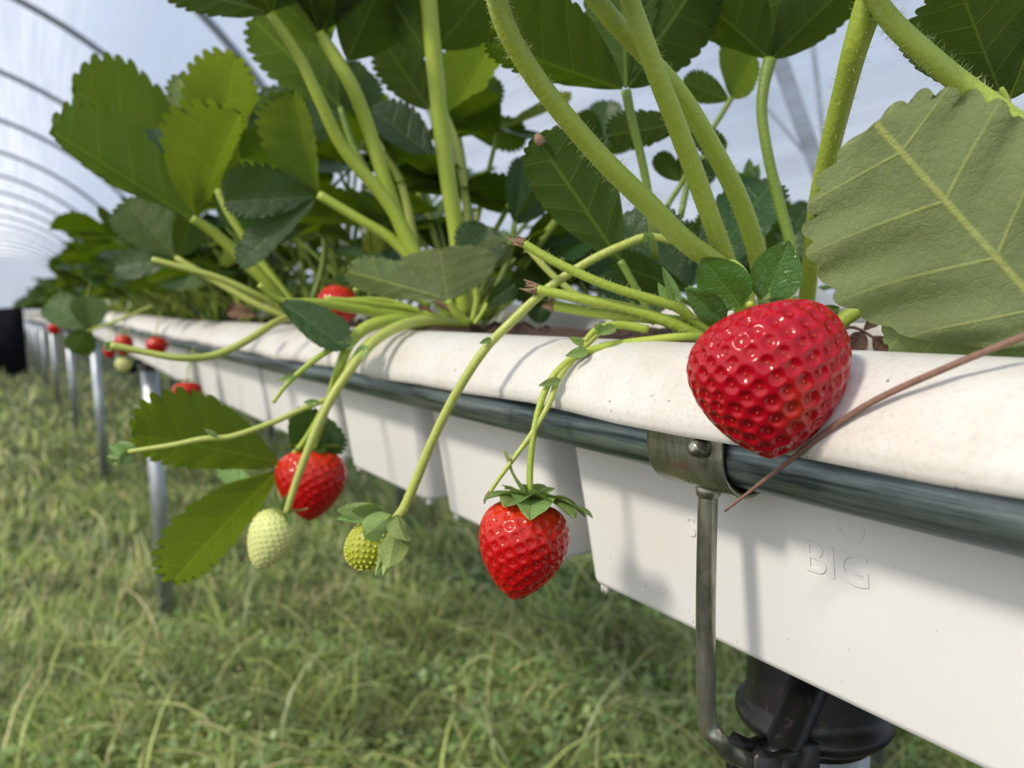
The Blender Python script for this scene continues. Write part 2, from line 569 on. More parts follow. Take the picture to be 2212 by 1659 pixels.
def lathe_geo(center, profile, sides=32, axis=(0, 0, 1)):
    """profile: (radius, height) pairs"""
    ax = norm(axis)
    u = norm(np.cross(ax, (0.3, 1, 0.2)))
    w = np.cross(ax, u)
    ang = np.linspace(0, 2 * math.pi, sides, endpoint=False)
    vs = np.concatenate([np.asarray(center) + ax * h + r * (np.cos(ang)[:, None] * u + np.sin(ang)[:, None] * w) for r, h in profile])
    fs = []
    for i in range(len(profile) - 1):
        for j in range(sides):
            k = (j + 1) % sides
            fs.append((i * sides + j, i * sides + k, (i + 1) * sides + k, (i + 1) * sides + j))
    fs.append(tuple(range(sides - 1, -1, -1)))
    fs.append(tuple((len(profile) - 1) * sides + j for j in range(sides)))
    return vs, fs

# ------------------------------------------------------------------ leaflets
def leaflet_geo(base, tip, nrm, wl, wr, teeth=11, rpt=6, cols=8, fold=0.18, curl=0.10, edge=0.0, quilt=0.010, wave=0.012, tooth=0.075, a=0.85, b=0.42, seed=0, entire=0.2, bend=None):
    """a serrated blade from base to tip; nrm = side the upper face looks to; wl, wr = half widths (m) left/right of the midrib seen from above"""
    base, tip = np.asarray(base, float), np.asarray(tip, float)
    Lg = np.linalg.norm(tip - base)
    ydir = (tip - base) / Lg
    z = norm(np.asarray(nrm, float) - ydir * np.dot(nrm, ydir))
    x = np.cross(ydir, z)
    rg = np.random.default_rng(seed)
    R = max(teeth * rpt, 12) + 1
    q = np.linspace(0, 1, R)
    s = 1 - (1 - q) ** 1.75
    wm = (a / (a + b)) ** a * (b / (a + b)) ** b
    w = s ** a * (1 - s) ** b / wm
    v = np.linspace(-1, 1, 2 * cols + 1)
    v = np.sign(v) * np.abs(v) ** 0.85
    S, V = np.meshgrid(s, v, indexing='ij')
    Q = np.meshgrid(q, v, indexing='ij')[0]
    W = np.meshgrid(w, v, indexing='ij')[0]
    half = np.where(V < 0, wl, wr) / Lg
    X = V * W * half
    Y = S - 0.80 * S * (1 - S) * (1 - np.abs(V)) ** 1.2
    if teeth > 0:
        tau = np.clip((Q - entire) / (1 - entire), 0, 1) * teeth
        t = tau - np.floor(tau)
        env = np.clip((Q - entire) / 0.12, 0, 1)
        hgt = (np.sqrt(np.clip(1 - (2 * t - 1) ** 2, 0, 1)) - 0.62) * env
        jit = 1 + 0.25 * np.sin(np.floor(tau) * 2.3 + seed)
        e = np.abs(V) ** 5
        amp = tooth * jit * 1.15
        X = X + np.sign(V) * amp * 0.75 * hgt * e * np.clip(W * 2, 0.25, 1) * np.clip(half * 2.2, 0.35, 1)
        Y = Y + amp * hgt * e * (0.25 + 0.4 * S ** 3)
        U = 0.5 * (tau + 0.5 + np.where(Q < entire, (Q - entire) * teeth / (1 - entire), 0))
    else:
        tau = Q * 6
        U = tau
    ph = rg.uniform(0, 6.28, 4)
    Z = fold * np.abs(X) - curl * Y ** 2 + edge * np.abs(V) ** 4 * half
    Z += quilt * np.cos(2 * math.pi * (U)) * np.clip(np.abs(V) * 1.3, 0, 1) * np.clip(1 - S ** 4, 0, 1) * 0.5
    Z += wave * (np.sin(7 * Y + ph[0] + 3 * V) * np.abs(V) + 0.8 * np.sin(11 * X + 5 * Y + ph[1]) * np.abs(V) ** 1.5)
    if bend:
        y0, ang = bend                                  # tip part past y0 folds over by ang
        m_ = Y > y0
        dy = np.where(m_, Y - y0, 0)
        rr = 0.12
        th = np.clip(dy / rr, 0, ang)
        ext = np.clip(dy - ang * rr, 0, None)
        Yb = y0 + rr * np.sin(th) + ext * np.cos(th)
        Zb = rr * (1 - np.cos(th)) + ext * np.sin(th)
        Z = np.where(m_, Z * np.cos(th) + Zb, Z)
        Y = np.where(m_, Yb, Y)
    pts = base + Lg * (X[..., None] * x + Y[..., None] * ydir + Z[..., None] * z)
    pts = pts.reshape(-1, 3)
    uv = np.stack([U.ravel(), X.ravel()], 1)
    nc = 2 * cols + 1
    i, j = np.meshgrid(np.arange(R - 1), np.arange(nc - 1), indexing='ij')
    k = (i * nc + j).ravel()
    faces = np.stack([k, k + 1, k + nc + 1, k + nc], 1)
    return pts, faces, uv

def face_normal(base, tip, roll, under):
    """blade normal turned to the lens, rolled about the midrib; under = the underside is what we see"""
    ax = norm(tip - base)
    mid = 0.5 * (base + tip)
    tocam = norm(EYE - mid)
    n = norm(tocam - ax * np.dot(tocam, ax))
    if under:
        n = -n
    r = math.radians(roll)
    return n * math.cos(r) + np.cross(ax, n) * math.sin(r)

LEAF_SEED = [0]

def leaflet(parent, p0, p1, wl, wr=None, roll=0, under=False, mat='leaf', name='leaflet', glow=False, **kw):
    """p0, p1: (px, py, depth); half widths in pixels"""
    base, tip = P(*p0), P(*p1)
    if kw.get('teeth') == 0 and 'a' not in kw:
        kw.update(a=.55, b=.95)
    d = 0.5 * (p0[2] + p1[2])
    wr = wl if wr is None else wr
    if under:
        wl, wr = wr, wl
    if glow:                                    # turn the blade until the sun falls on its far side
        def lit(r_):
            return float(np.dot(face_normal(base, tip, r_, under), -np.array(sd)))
        mat = 'leaf_backlit' if mat == 'leaf' else mat  # sunlit-from-behind blades swap to the brightened leaf copy
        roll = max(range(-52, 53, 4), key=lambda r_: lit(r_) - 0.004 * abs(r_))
    cr = max(0.45, abs(math.cos(math.radians(roll))))
    LEAF_SEED[0] += 1
    v, f, uv = leaflet_geo(base, tip, face_normal(base, tip, roll, under), wl * d / FPX / cr, wr * d / FPX / cr, seed=LEAF_SEED[0], **kw)
    return obj(name, v, f, mat, parent, uv=uv)

def stem(parent, pts, width, mat='stem', name='leaf_stalk', sides=12):
    """pts: (px, py, depth) list; width in pixels (one or several along the stem)"""
    w = np.array([P(*q) for q in pts])
    dep = np.array([q[2] for q in pts])
    wd = np.interp(np.linspace(0, 1, len(pts)), np.linspace(0, 1, len(np.atleast_1d(width))), np.atleast_1d(width))
    r = 0.5 * wd * dep / FPX
    v, f = tube_geo(w, r, sides)
    return obj(name, v, f, mat, parent), w, r

def hairs(parent, pts, rad, count, length=0.0022, mat='hair', seed=1):
    """fine hairs standing off a stem"""
    rg = np.random.default_rng(seed)
    path = spline(pts, 10)
    rr = np.interp(np.linspace(0, 1, len(path)), np.linspace(0, 1, len(rad)), rad)
    tan = np.gradient(path, axis=0)
    tan /= np.linalg.norm(tan, axis=1)[:, None]
    V_, F_ = [], []
    for k in range(count):
        i = rg.integers(0, len(path) - 1)
        p = path[i] + (path[i + 1] - path[i]) * rg.random()
        d = norm(np.cross(tan[i], rg.normal(size=3)))
        q = norm(d + tan[i] * rg.normal() * 0.35)
        side = norm(np.cross(q, rg.normal(size=3))) * 0.000075
        l = length * rg.uniform(0.5, 1.25)
        b0 = p + d * rr[i] * 0.97
        mid = b0 + q * l * 0.55
        tp = b0 + q * l + tan[i] * l * rg.normal() * 0.25
        n = len(V_)
        V_ += [b0 - side, b0 + side, mid + side * 0.7, mid - side * 0.7, tp]
        F_ += [(n, n + 1, n + 2, n + 3), (n + 3, n + 2, n + 4)]
    o = obj('hairs', V_, F_, mat, parent)
    o['kind'] = 'stuff'
    return o

# ------------------------------------------------------------------ fruit
def fruit_geo(length, width, seeds=220, res=(150, 120), depth=0.13, sig=0.34, ba=0.5, bb=0.72, squash=0.9, lump=0.03, seed=3, lean=0.0, skew=0.0, flat_top=0.12):
    """local: calyx at the origin, tip at -Z * length.  returns flesh verts/faces/ripe, seed centres and normals"""
    rg = np.random.default_rng(seed)
    nu, nv = res
    def surf(phi, th):
        y = (1 - np.cos(phi)) / 2
        yc = np.clip(y, 0, 1) * 0.962
        r = yc ** ba * (1 - yc) ** bb * np.sqrt(np.clip(1 - np.clip(y, 0, 1) ** 22, 0, 1))
        ym = ba / (ba + bb)
        rm = ym ** ba * (1 - ym) ** bb
        r = r / rm * width / 2
        r = r * (1 + lump * np.sin(2 * th + seed) * np.sin(phi) + lump * 0.7 * np.sin(3 * th + 2 * seed) * np.sin(phi))
        zz = -length * y
        dimple = flat_top * length * np.exp(-((r / (0.30 * width)) ** 2)) * (phi < 1.2)
        zz = zz - dimple * 0.55 + flat_top * length * 0.25
        xx = r * np.cos(th) + lean * length * y ** 2
        zz = zz + skew * xx * (1 - y) ** 2
        return np.stack([xx, squash * r * np.sin(th), zz], -1)
    phi = np.linspace(0.0, math.pi, nv)
    th = np.linspace(0, 2 * math.pi, nu, endpoint=False)
    PH, TH = np.meshgrid(phi, th, indexing='ij')
    V_ = surf(PH, TH).reshape(-1, 3)
    # seeds on a golden spiral, evenly spread over the area
    pf = np.linspace(0.0, math.pi, 600)
    A = surf(pf, np.zeros_like(pf))
    ds = np.linalg.norm(np.diff(A, axis=0), axis=1)
    rr = np.abs(A[:-1, 0] + A[1:, 0]) / 2
    cum = np.concatenate([[0], np.cumsum(ds * np.maximum(rr, 1e-6) ** 0.9)])
    cum /= cum[-1]
    k = np.arange(seeds) + 0.5
    sphi = np.interp(0.035 + 0.962 * k / seeds, cum, pf)
    sth = (k * 2.399963) % (2 * math.pi)
    sth = sth + rg.normal(0, 0.025, seeds)
    Sd = surf(sphi, sth)
    e = 1e-3
    du = surf(sphi + e, sth) - surf(sphi - e, sth)
    dv = surf(sphi, sth + e) - surf(sphi, sth - e)
    Sn = np.cross(dv, du)
    Sn /= np.linalg.norm(Sn, axis=1)[:, None] + 1e-15
    cen = np.array([0, 0, -length * 0.45])
    Sn *= np.sign(np.sum(Sn * (Sd - cen), 1))[:, None]
    # nearest seed for each vertex
    d1 = np.empty(len(V_))
    spn = np.empty(len(V_))
    dd_s = np.linalg.norm(Sd[:, None] - Sd[None], axis=2) + np.eye(seeds) * 9
    near = np.sort(dd_s, 1)[:, :4].mean(1)
    for c in range(0, len(V_), 4000):
        dd = np.linalg.norm(V_[c:c + 4000, None] - Sd[None], axis=2)
        j = dd.argmin(1)
        d1[c:c + 4000] = dd[np.arange(len(j)), j]
        spn[c:c + 4000] = near[j]
    # vertex normals from the grid
    G = V_.reshape(nv, nu, 3)
    gu = np.gradient(G, axis=0)
    gv = np.roll(G, -1, 1) - np.roll(G, 1, 1)
    nn = np.cross(gv, gu)
    nn /= np.linalg.norm(nn, axis=2)[..., None] + 1e-15
    nn = nn.reshape(-1, 3)
    nn *= np.sign(np.sum(nn * (V_ - cen), 1))[:, None]
    x = d1 / spn
    disp = -depth * spn * np.exp(-(x / sig) ** 4) if depth > 0 else -depth * spn * np.exp(-(x / sig) ** 2)
    V2 = V_ + nn * disp[:, None]
    i, j = np.meshgrid(np.arange(nv - 1), np.arange(nu), indexing='ij')
    a_ = (i * nu + j).ravel()
    b_ = (i * nu + (j + 1) % nu).ravel()
    F_ = np.stack([a_, a_ + nu, b_ + nu, b_], 1)
    ripe = np.clip(-V_[:, 2] / length, 0, 1)
    return V2, F_, ripe, Sd, Sn, near, depth

def seeds_geo(Sd, Sn, near, depth, size=0.13, sink=0.75, round_=False):
    V_, F_ = [], []
    h = 0
    nth, nph = 6, 4
    base = []
    for a in range(nph + 1):
        p_ = math.pi * a / nph
        for q in range(nth):
            t_ = 2 * math.pi * q / nth
            base.append((math.sin(p_) * math.cos(t_), math.sin(p_) * math.sin(t_), math.cos(p_)))
    base = np.array(base)
    bf = []
    for a in range(nph):
        for q in range(nth):
            k = (q + 1) % nth
            bf.append((a * nth + q, (a + 1) * nth + q, (a + 1) * nth + k, a * nth + k))
    bf = np.array(bf)
    for c, n, sp in zip(Sd, Sn, near):
        down = norm(np.array([0, 0, -1.0]) - n * (-n[2]))
        side = np.cross(n, down)
        s0 = size * sp
        sc = (s0 * 0.62, s0 * (1.25 if not round_ else 1.0), s0 * (0.5 if not round_ else 0.9))
        ctr = c - n * depth * sp * sink
        V_.append(ctr + base[:, :1] * sc[0] * side + base[:, 1:2] * sc[1] * down + base[:, 2:] * sc[2] * n)
        F_.append(bf + h)
        h += len(base)
    return np.concatenate(V_), np.concatenate(F_)

def frame_from(axis_down, facing):
    """rotation whose -Z points along axis_down and whose X leans to facing"""
    z = -norm(axis_down)
    x = norm(np.asarray(facing, float) - z * np.dot(facing, z))
    y = np.cross(z, x)
    return np.stack([x, y, z], 1)

def make_fruit(label, top, tip, width, mat='fruit_red', seedmat='seed_red', seeds=200, name='strawberry', res=(150, 120), sepals=None, sepal_mat='sepal', cat='strawberry', group=None, seed=3, face=None, seedsize=0.13, stalk=None, patch=None, **kw):
    """top, tip world points of the fruit's axis"""
    top, tip = np.asarray(top, float), np.asarray(tip, float)
    Lg = np.linalg.norm(tip - top)
    Rm = frame_from(tip - top, RT if face is None else face)
    V_, F_, ripe, Sd, Sn, near, dp = fruit_geo(Lg, width, seeds, res, seed=seed, **kw)
    root = thing(name, top)
    tag(root, label, cat, group)
    w = V_ @ Rm.T + top
    at = {'ripe': ripe}
    if patch is not None:
        c, rad = patch
        at['patch'] = np.clip(1.25 - np.linalg.norm((w - c) @ np.diag([1, 1, 0.55]), axis=1) / rad, 0, 1) * 0.25
    obj('flesh', w, F_, mat, root, attrs=at)
    if seedsize > 0:
        sv, sf = seeds_geo(Sd, Sn, near, dp, seedsize, round_=(dp < 0), sink=0.72 if dp > 0 else 1.0)
        so_ = obj('seeds', sv @ Rm.T + top, sf, seedmat, root)
        so_['kind'] = 'stuff'
    for k, s_ in enumerate(sepals or []):
        # azimuth, lift angle above the horizontal, length, half width, curl
        az, lift, ln, hw, cu = s_
        az, lift = math.radians(az), math.radians(lift)
        d_ = np.array([math.cos(az) * math.cos(lift), math.sin(az) * math.cos(lift), math.sin(lift)])
        n_ = np.array([-math.cos(az) * math.sin(lift), -math.sin(az) * math.sin(lift), math.cos(lift)])
        b0 = np.array([math.cos(az), math.sin(az), 0]) * 0.0012
        v, f, uv = leaflet_geo(Rm @ b0 + top, Rm @ (b0 + d_ * ln) + top, Rm @ n_, hw, hw, teeth=0, rpt=6, cols=5, fold=0.3, curl=cu, a=0.62, b=0.72, wave=0.03, quilt=0, seed=seed * 10 + k)
        obj('sepal', v, f, sepal_mat, root, uv=uv)
    if stalk is not None:
        pts, r = stalk
        v, f = tube_geo(pts, r, 10)
        obj('stalk', v, f, 'stalk', root)
    return root

# ================================================================== THE SETTING
def rowx(y):
    if y < 2.8:
        return 0.0
    if y < 8:
        return -0.0035 * (y - 2.8) ** 2
    return -0.0035 * 5.2 ** 2 - 0.0364 * (y - 8)

def rowz(y):
    return 0.0 if y < 1.4 else min(0.010 * (y - 1.4), 0.04)

g = obj('ground', [(-30, -8, 0), (30, -8, 0), (30, 60, 0), (-30, 60, 0)], [(0, 1, 2, 3)], 'ground', smooth=False, origin=(0, 0, 0))
tag(g, 'grassy ground under the strawberry rows', None, None, 'structure')

# --- tunnel film and hoops
TX, TZ, TR = -1.25, 0.5, 3.25
TH0 = -math.asin(TZ / TR)
ths = np.linspace(TH0, math.pi - TH0, 97)
ys = np.arange(-6.0, 46.01, 0.5)
fv, fuv = [], []
for y in ys:
    for k, t in enumerate(ths):
        sag = 0.02 * math.sin(9 * t + 0.7 * y) * 0.5
        fv.append((TX + (TR + 0.045 + sag) * math.cos(t), y, TZ + (TR + 0.045 + sag) * math.sin(t)))
        fuv.append((TR * t, y))
nth = len(ths)
ff = np.array([(i * nth + j, i * nth + j + 1, (i + 1) * nth + j + 1, (i + 1) * nth + j) for i in range(len(ys) - 1) for j in range(nth - 1)])
film = obj('ceiling', fv, ff, 'film', uv=fuv, origin=(TX, 0, 0))
tag(film, 'milky clear polythene cover of the tunnel with long creases', None, None, 'structure')
ev, euv = [], []
for t in ths:
    ev.append((TX + (TR + 0.045) * math.cos(t), 46.0, TZ + (TR + 0.045) * math.sin(t)))
    euv.append((ev[-1][0] * 3, ev[-1][2]))
endw = obj('wall_far', ev, [tuple(range(len(ev)))], 'film', uv=euv, smooth=False, origin=(TX, 46, 0))
tag(endw, 'pale polythene end sheet closing the far end of the tunnel', None, None, 'structure')

hoop_y = [3.4, 5.25, 7.45, 10.0, 12.6, 15.2, 17.9, 20.5, 23.1, 25.8, 28.4, 31.0, 33.6, 36.2, 38.8, 41.4, 44.0]
arc = np.array([(TX + TR * math.cos(t), 0, TZ + TR * math.sin(t)) for t in np.linspace(TH0, math.pi - TH0, 61)])
hv, hf = tube_geo(arc, 0.027, 10, 1, True, False)
hoop_mesh = mesh_from('tunnel_hoop', hv - np.array([TX, 0, 0]), hf, 'hoop')
hl = {0: 'steel tunnel hoop nearest the camera, mostly hidden behind the leaves',
      1: 'steel tunnel hoop crossing the top left just beside the overhanging leaves',
      2: 'steel tunnel hoop running from the upper left edge down to the leaf tips',
      3: 'thinner steel tunnel hoop entering at the left edge above the big leaf pair',
      4: 'fourth steel hoop down the left edge, level with the big leaf tips',
      5: 'fifth steel hoop down the left edge, just below the big leaf tips'}
for i, y in enumerate(hoop_y):
    o = link('tunnel_hoop', hoop_mesh, None, (TX, y, 0))
    tag(o, hl.get(i, 'pale blurred steel tunnel hoop in the far run of arches'), 'hoop', 'steel hoops of the tunnel')

brace_pts = np.array([P(1622, -60, 2.25), P(1728, 255, 2.28), P(1870, 640, 2.32)])
dirn = norm(brace_pts[2] - brace_pts[0])
foot = brace_pts[2] + dirn * (brace_pts[2][2] - 0.0) / -dirn[2]
v, f = tube_geo([brace_pts[0] - dirn * 0.3, brace_pts[1], foot], [0.024] * 3, 14)
o = obj('steel_upright', v, f, 'hoop')
tag(o, 'blurred grey steel tunnel leg behind the stems on the right', 'tunnel leg')
v, f = tube_geo([P(1738, -40, 2.5), P(1768, 200, 2.5), P(1792, 420, 2.5), P(1810, 640, 2.5)], [0.009] * 4, 6)
tag(obj('tie_rope', v, f, M['film'] if False else 'hoop'), 'thin grey cord hanging down the tunnel wall beside the steel leg', 'cord')
v, f = tube_geo([P(1640, 215, 2.5), P(1700, 285, 2.5), P(1768, 370, 2.5)], [0.005] * 3, 6)
tag(obj('tie_rope', v, f, 'hoop'), 'short slanting cord meeting the steel leg from the left', 'cord')

# --- black screen at the end of the aisle
sc_y = 15.2
sv, sf = [], []
for i in range(25):
    x = -4.35 + i * (4.15 / 24)
    yy = sc_y + 0.05 * math.sin(i * 1.9)
    sv += [(x, yy, 0.0), (x, yy + 0.03, 1.12 + 0.02 * math.sin(i * 0.8))]
sf = [(2 * i, 2 * i + 2, 2 * i + 3, 2 * i + 1) for i in range(24)]
o = obj('shade_screen', sv, sf, 'screen')
so_ = o.modifiers.new('thick', 'SOLIDIFY')
so_.thickness = 0.02
tag(o, 'black shade cloth hung low across the far end of the aisle', 'screen')

# ================================================================== TROUGH ROW
PRO = [(.180, -.0446), (.1803, -.0425), (.1797, -.0405), (.1812, -.0375), (.1838, -.0325), (.1885, -.0262), (.195, -.0207), (.2035, -.0172), (.213, -.0165), (.2215, -.0180), (.229, -.0225), (.2337, -.030), (.2355, -.042), (.236, -.066)]

def offset_profile(pro, d):
    p = np.array(pro)
    t = np.gradient(p, axis=0)
    t /= np.linalg.norm(t, axis=1)[:, None]
    n = np.stack([t[:, 1], -t[:, 0]], 1)
    return p + n * d

def rim_mesh(y0, y1, back=False, shift=(0, 0)):
    inner = offset_profile(PRO, 0.0022)
    loop = np.vstack([np.array(PRO), inner[::-1]])
    if back:
        loop = loop.copy()
        loop[:, 0] = 0.60 - loop[:, 0]
        loop[:, 1] += 0.0135
    ny = max(2, int((y1 - y0) / 0.03))
    vs, n = [], len(loop)
    for i in range(ny + 1):
        y = y0 + (y1 - y0) * i / ny
        wob = 0.0007 * math.sin(y * 23 + 1.0) + 0.0005 * math.sin(y * 51)
        fl = np.clip((loop[:, 1] + 0.02) / -0.025, 0, 1)
        for (x, z), f_ in zip(loop, fl):
            vs.append((x + wob * f_ * 0.6 + shift[0], y, H + z + wob * f_ + shift[1]))
    fs = []
    for i in range(ny):
        for j in range(n):
            k = (j + 1) % n
            a, b_ = i * n + j, i * n + k
            fs.append((a, b_, b_ + n, a + n) if not back else (a, a + n, b_ + n, b_))
    fs.append(tuple(range(n - 1, -1, -1)) if not back else tuple(range(n)))
    fs.append(tuple(ny * n + j for j in range(n)) if not back else tuple(ny * n + j for j in range(n - 1, -1, -1)))
    return np.array(vs), fs

def round_rect(x0, x1, y0, y1, r, z, seg=6):
    pts = []
    for cx_, cy_, a0 in ((x1 - r, y1 - r, 0), (x0 + r, y1 - r, 90), (x0 + r, y0 + r, 180), (x1 - r, y0 + r, 270)):
        for k in range(seg + 1):
            a = math.radians(a0 + 90 * k / seg)
            pts.append((cx_ + r * math.cos(a), cy_ + r * math.sin(a), z))
    return pts

def pot_mesh(y0, y1, top=-.036, bot=-.139):
    rings = []
    for z, ix, iy in ((top, 0.0, 0.0), (-.0615, 0.0030, 0.0010), (-.100, 0.0085, 0.0030), (bot + .003, 0.0128, 0.0052), (bot + .0008, 0.0134, 0.0056), (bot, 0.0150, 0.0072)):
        rings.append(round_rect(.2130 + ix, .387 - ix, y0 + iy, y1 - iy, 0.0075, H + z))
    n = len(rings[0])
    vs = [p for r in rings for p in r]
    fs = []
    for i in range(len(rings) - 1):
        for j in range(n):
            k = (j + 1) % n
            fs.append((i * n + j, (i + 1) * n + j, (i + 1) * n + k, i * n + k))
    fs.append(tuple((len(rings) - 1) * n + j for j in range(n - 1, -1, -1)))
    mb = MB().add(vs, fs)
    for yy in (y0 + 0.0105, y1 - 0.0125):          # little moulded feet under each end
        for xx in (.2290, .366):
            mb.box((xx, yy - .0018, H + bot - .0045), (xx + .004, yy - .0004, H + bot + .001))
            mb.box((xx, yy + .0008, H + bot - .0045), (xx + .004, yy + .0022, H + bot + .001))
    return mb

def substrate_geo(y0, y1, seed):
    rg = np.random.default_rng(seed)
    nx, ny = 12, int((y1 - y0) / 0.008)
    vs = []
    for i in range(ny + 1):
        for j in range(nx + 1):
            x = .2340 + .132 * j / nx
            y = y0 + (y1 - y0) * i / ny
            z = -.031 + .012 * math.sin(math.pi * j / nx) + .0035 * math.sin(17 * y + 3 * j) + rg.normal(0, .0016)
            z -= .022 * min(1.0, max(0.0, (.275 - y) / .04))          # sunken soil at the near end
            vs.append((x, y, H + z))
    fs = np.array([(i * (nx + 1) + j, i * (nx + 1) + j + 1, (i + 1) * (nx + 1) + j + 1, (i + 1) * (nx + 1) + j) for i in range(ny) for j in range(nx)])
    return np.array(vs), fs

def make_trough(y0, y1, pots, seed):
    root = thing('planting_trough', (0.30, y0, H - 0.139))
    v, f = rim_mesh(y0, y1)
    obj('rim', v, f, 'rim', root)
    v, f = rim_mesh(y0, y1, True)
    obj('rim', v, f, 'rim', root)
    out_ = []
    for a, b_ in pots:
        out_.append(pot_mesh(a, b_).build('pot', 'pot', root))
    v, f = substrate_geo(y0 + .01, y1 - .01, seed)
    obj('substrate', v, f, 'soil', root)
    return root, out_

PITS = [(-.06, .304), (.3255, .463), (.4845, .648), (.669, .92), (.941, 1.188), (1.209, 1.366)]
trough, pots = make_trough(-.08, 1.425, PITS, 5)
tag(trough, 'nearest white plastic planting trough with rolled rim and separate pots below', 'trough', 'white planting troughs end to end')

# moulded lettering on the near pot
def wall_pt(y, s):
    """point on the near pot's front wall, s metres down from z = -.0615"""
    z = -.0615 - s
    x = .2160 + (.0128 - .0030) * s / (.139 - .003 - .0615) + 0.0
    return np.array([x, y, H + z])

def moulded(text, y, zr, size, rot, name):
    cu = bpy.data.curves.new('lettering', 'FONT')
    cu.body = text
    cu.size = size
    cu.extrude = 0.00005
    cu.bevel_depth = 0.00004
    cu.align_x = 'CENTER'
    tmp = bpy.data.objects.new('tmp_text', cu)
    C.objects.link(tmp)
    dg = bpy.context.evaluated_depsgraph_get()
    me0 = bpy.data.meshes.new_from_object(tmp.evaluated_get(dg))
    vv = np.array([v_.co[:] for v_ in me0.vertices])
    fc = [tuple(p_.vertices) for p_ in me0.polygons]
    bpy.data.objects.remove(tmp)
    sl_ = (.0098) / (.0745)
    up_ = norm([-sl_, 0, 1])
    nrm_ = norm([-1, 0, -sl_])
    rgt = np.array([0, -1.0, 0])
    ca, sa = math.cos(rot), math.sin(rot)
    c0 = wall_pt(y, -.0615 - zr)
    xy = np.stack([vv[:, 0] * ca - vv[:, 1] * sa, vv[:, 0] * sa + vv[:, 1] * ca], 1)
    w = c0 + xy[:, :1] * rgt + xy[:, 1:2] * up_ + vv[:, 2:] * nrm_
    return obj('lettering', w, fc, 'pot', pots[0], smooth=False)

moulded('BIG', PX(1812, 1250, .2215)[1], PX(1812, 1250, .2215)[2] - H, 0.0165, 0.0, 'lettering')
moulded('O', PX(1838, 1170, .219)[1], PX(1838, 1170, .219)[2] - H, 0.0150, 0.0, 'lettering')
moulded('S', PX(1486, 1160, .2185)[1], PX(1486, 1160, .2185)[2] - H, 0.0120, 0.0, 'lettering')

SEC = 1.52
proto_t, _ = make_trough(1.445, 1.445 + SEC - .02, [(1.46, 1.70), (1.72, 1.96), (1.98, 2.20), (2.22, 2.46), (2.48, 2.70), (2.72, 2.94)], 9)
tl_ = {0: 'second white trough, its sunlit rim starting beyond the gap left of centre'}
for k in range(12):
    t = proto_t if k == 0 else copy_tree(proto_t)
    y = 1.445 + SEC * k
    t.location = (0.30 + rowx(y), y, H - 0.139 + rowz(y))
    t.rotation_euler = (math.atan2(rowz(y + SEC) - rowz(y), SEC), 0, -math.atan2(rowx(y + SEC) - rowx(y), SEC))
    tag(t, tl_.get(k, 'white planting trough in the far run behind the hanging leaves'), 'trough', 'white planting troughs end to end')

def rail(xc, zc, r, label):
    yy = [-.35, .1, .6, 1.2, 1.45, 2.2, 3, 4, 5, 6.5, 8, 10, 13, 16, 19.6]
    v, f = tube_geo([R3(xc + rowx(y), y, zc + rowz(y)) for y in yy], [r] * len(yy), 24, 8)
    tag(obj('support_pipe', v, f, 'pipe'), label, 'pipe', 'steel pipes carrying the troughs')

PCX, PCZ, PCR = .1975, -.0517, .0112
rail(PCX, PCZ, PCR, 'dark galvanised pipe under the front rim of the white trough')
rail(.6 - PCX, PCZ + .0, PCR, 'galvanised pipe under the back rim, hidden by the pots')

# --- posts with black clamp collars, and the bent hanger brackets
POSTX, POSTY0, PITCHY = .285, .212, 2.42
post_y = [POSTY0 + PITCHY * k for k in range(8)]
pv, pf = lathe_geo((0, 0, 0), [(.0240, 0.0), (.0240, H - .150)], 28)
post_mesh = mesh_from('pole', pv, pf, 'post')
cv, cf = lathe_geo((0, 0, H), [(.0245, -.1955), (.0262, -.1950), (.0268, -.1905), (.0322, -.1892), (.0338, -.1865), (.0335, -.1830), (.0305, -.1815), (.0292, -.177), (.0284, -.166), (.0262, -.157), (.0256, -.149), (.0225, -.145), (.0, -.145)], 36)
mb = MB().add(cv, cf)
RODX, RODY = .1965, .1905
e1 = np.array([.270 - POSTX, (.200) - POSTY0, H - .157])
e2 = np.array([.2300 - POSTX, (.1870) - POSTY0, H - .1800])
mb.tube([e1, 0.5 * (e1 + e2), e2], [.0082, .0074, .0072], 14)
def prism(mb, poly, d0, d1):
    """polygon (x, y local, z) extruded in y"""
    n = len(poly)
    a = [(x, y + d0, z) for x, y, z in poly]
    b_ = [(x, y + d1, z) for x, y, z in poly]
    mb.add(a + b_, [tuple(range(n - 1, -1, -1)), tuple(range(n, 2 * n))] + [(j, (j + 1) % n, n + (j + 1) % n, n + j) for j in range(n)])
ex = .2225 - POSTX
ey = .1885 - POSTY0
for s_ in (-.0075, .0040):        # the two cheeks of the clip that grips the rod
    prism(mb, [(ex - .010, ey, H - .168), (ex - .006, ey, H - .1655), (ex + .002, ey, H - .171), (ex + .010, ey, H - .172), (ex + .020, ey, H - .176), (ex + .022, ey, H - .200), (ex - .002, ey, H - .202), (ex - .010, ey, H - .188)], s_, s_ + .0035)
prism(mb, [(ex + .004, ey, H - .173), (ex + .026, ey, H - .174), (ex + .026, ey, H - .200), (ex + .000, ey, H - .200)], -.0075, .0075)
collar_mesh = mesh_from('clamp_collar', np.concatenate(mb.v), mb.f, 'black')
lab_post = {0: 'galvanised post with black collar right under the near trough', 1: 'galvanised post standing in grass left of the hanging leaves', 2: 'slim galvanised post, third along the row, near the left edge'}
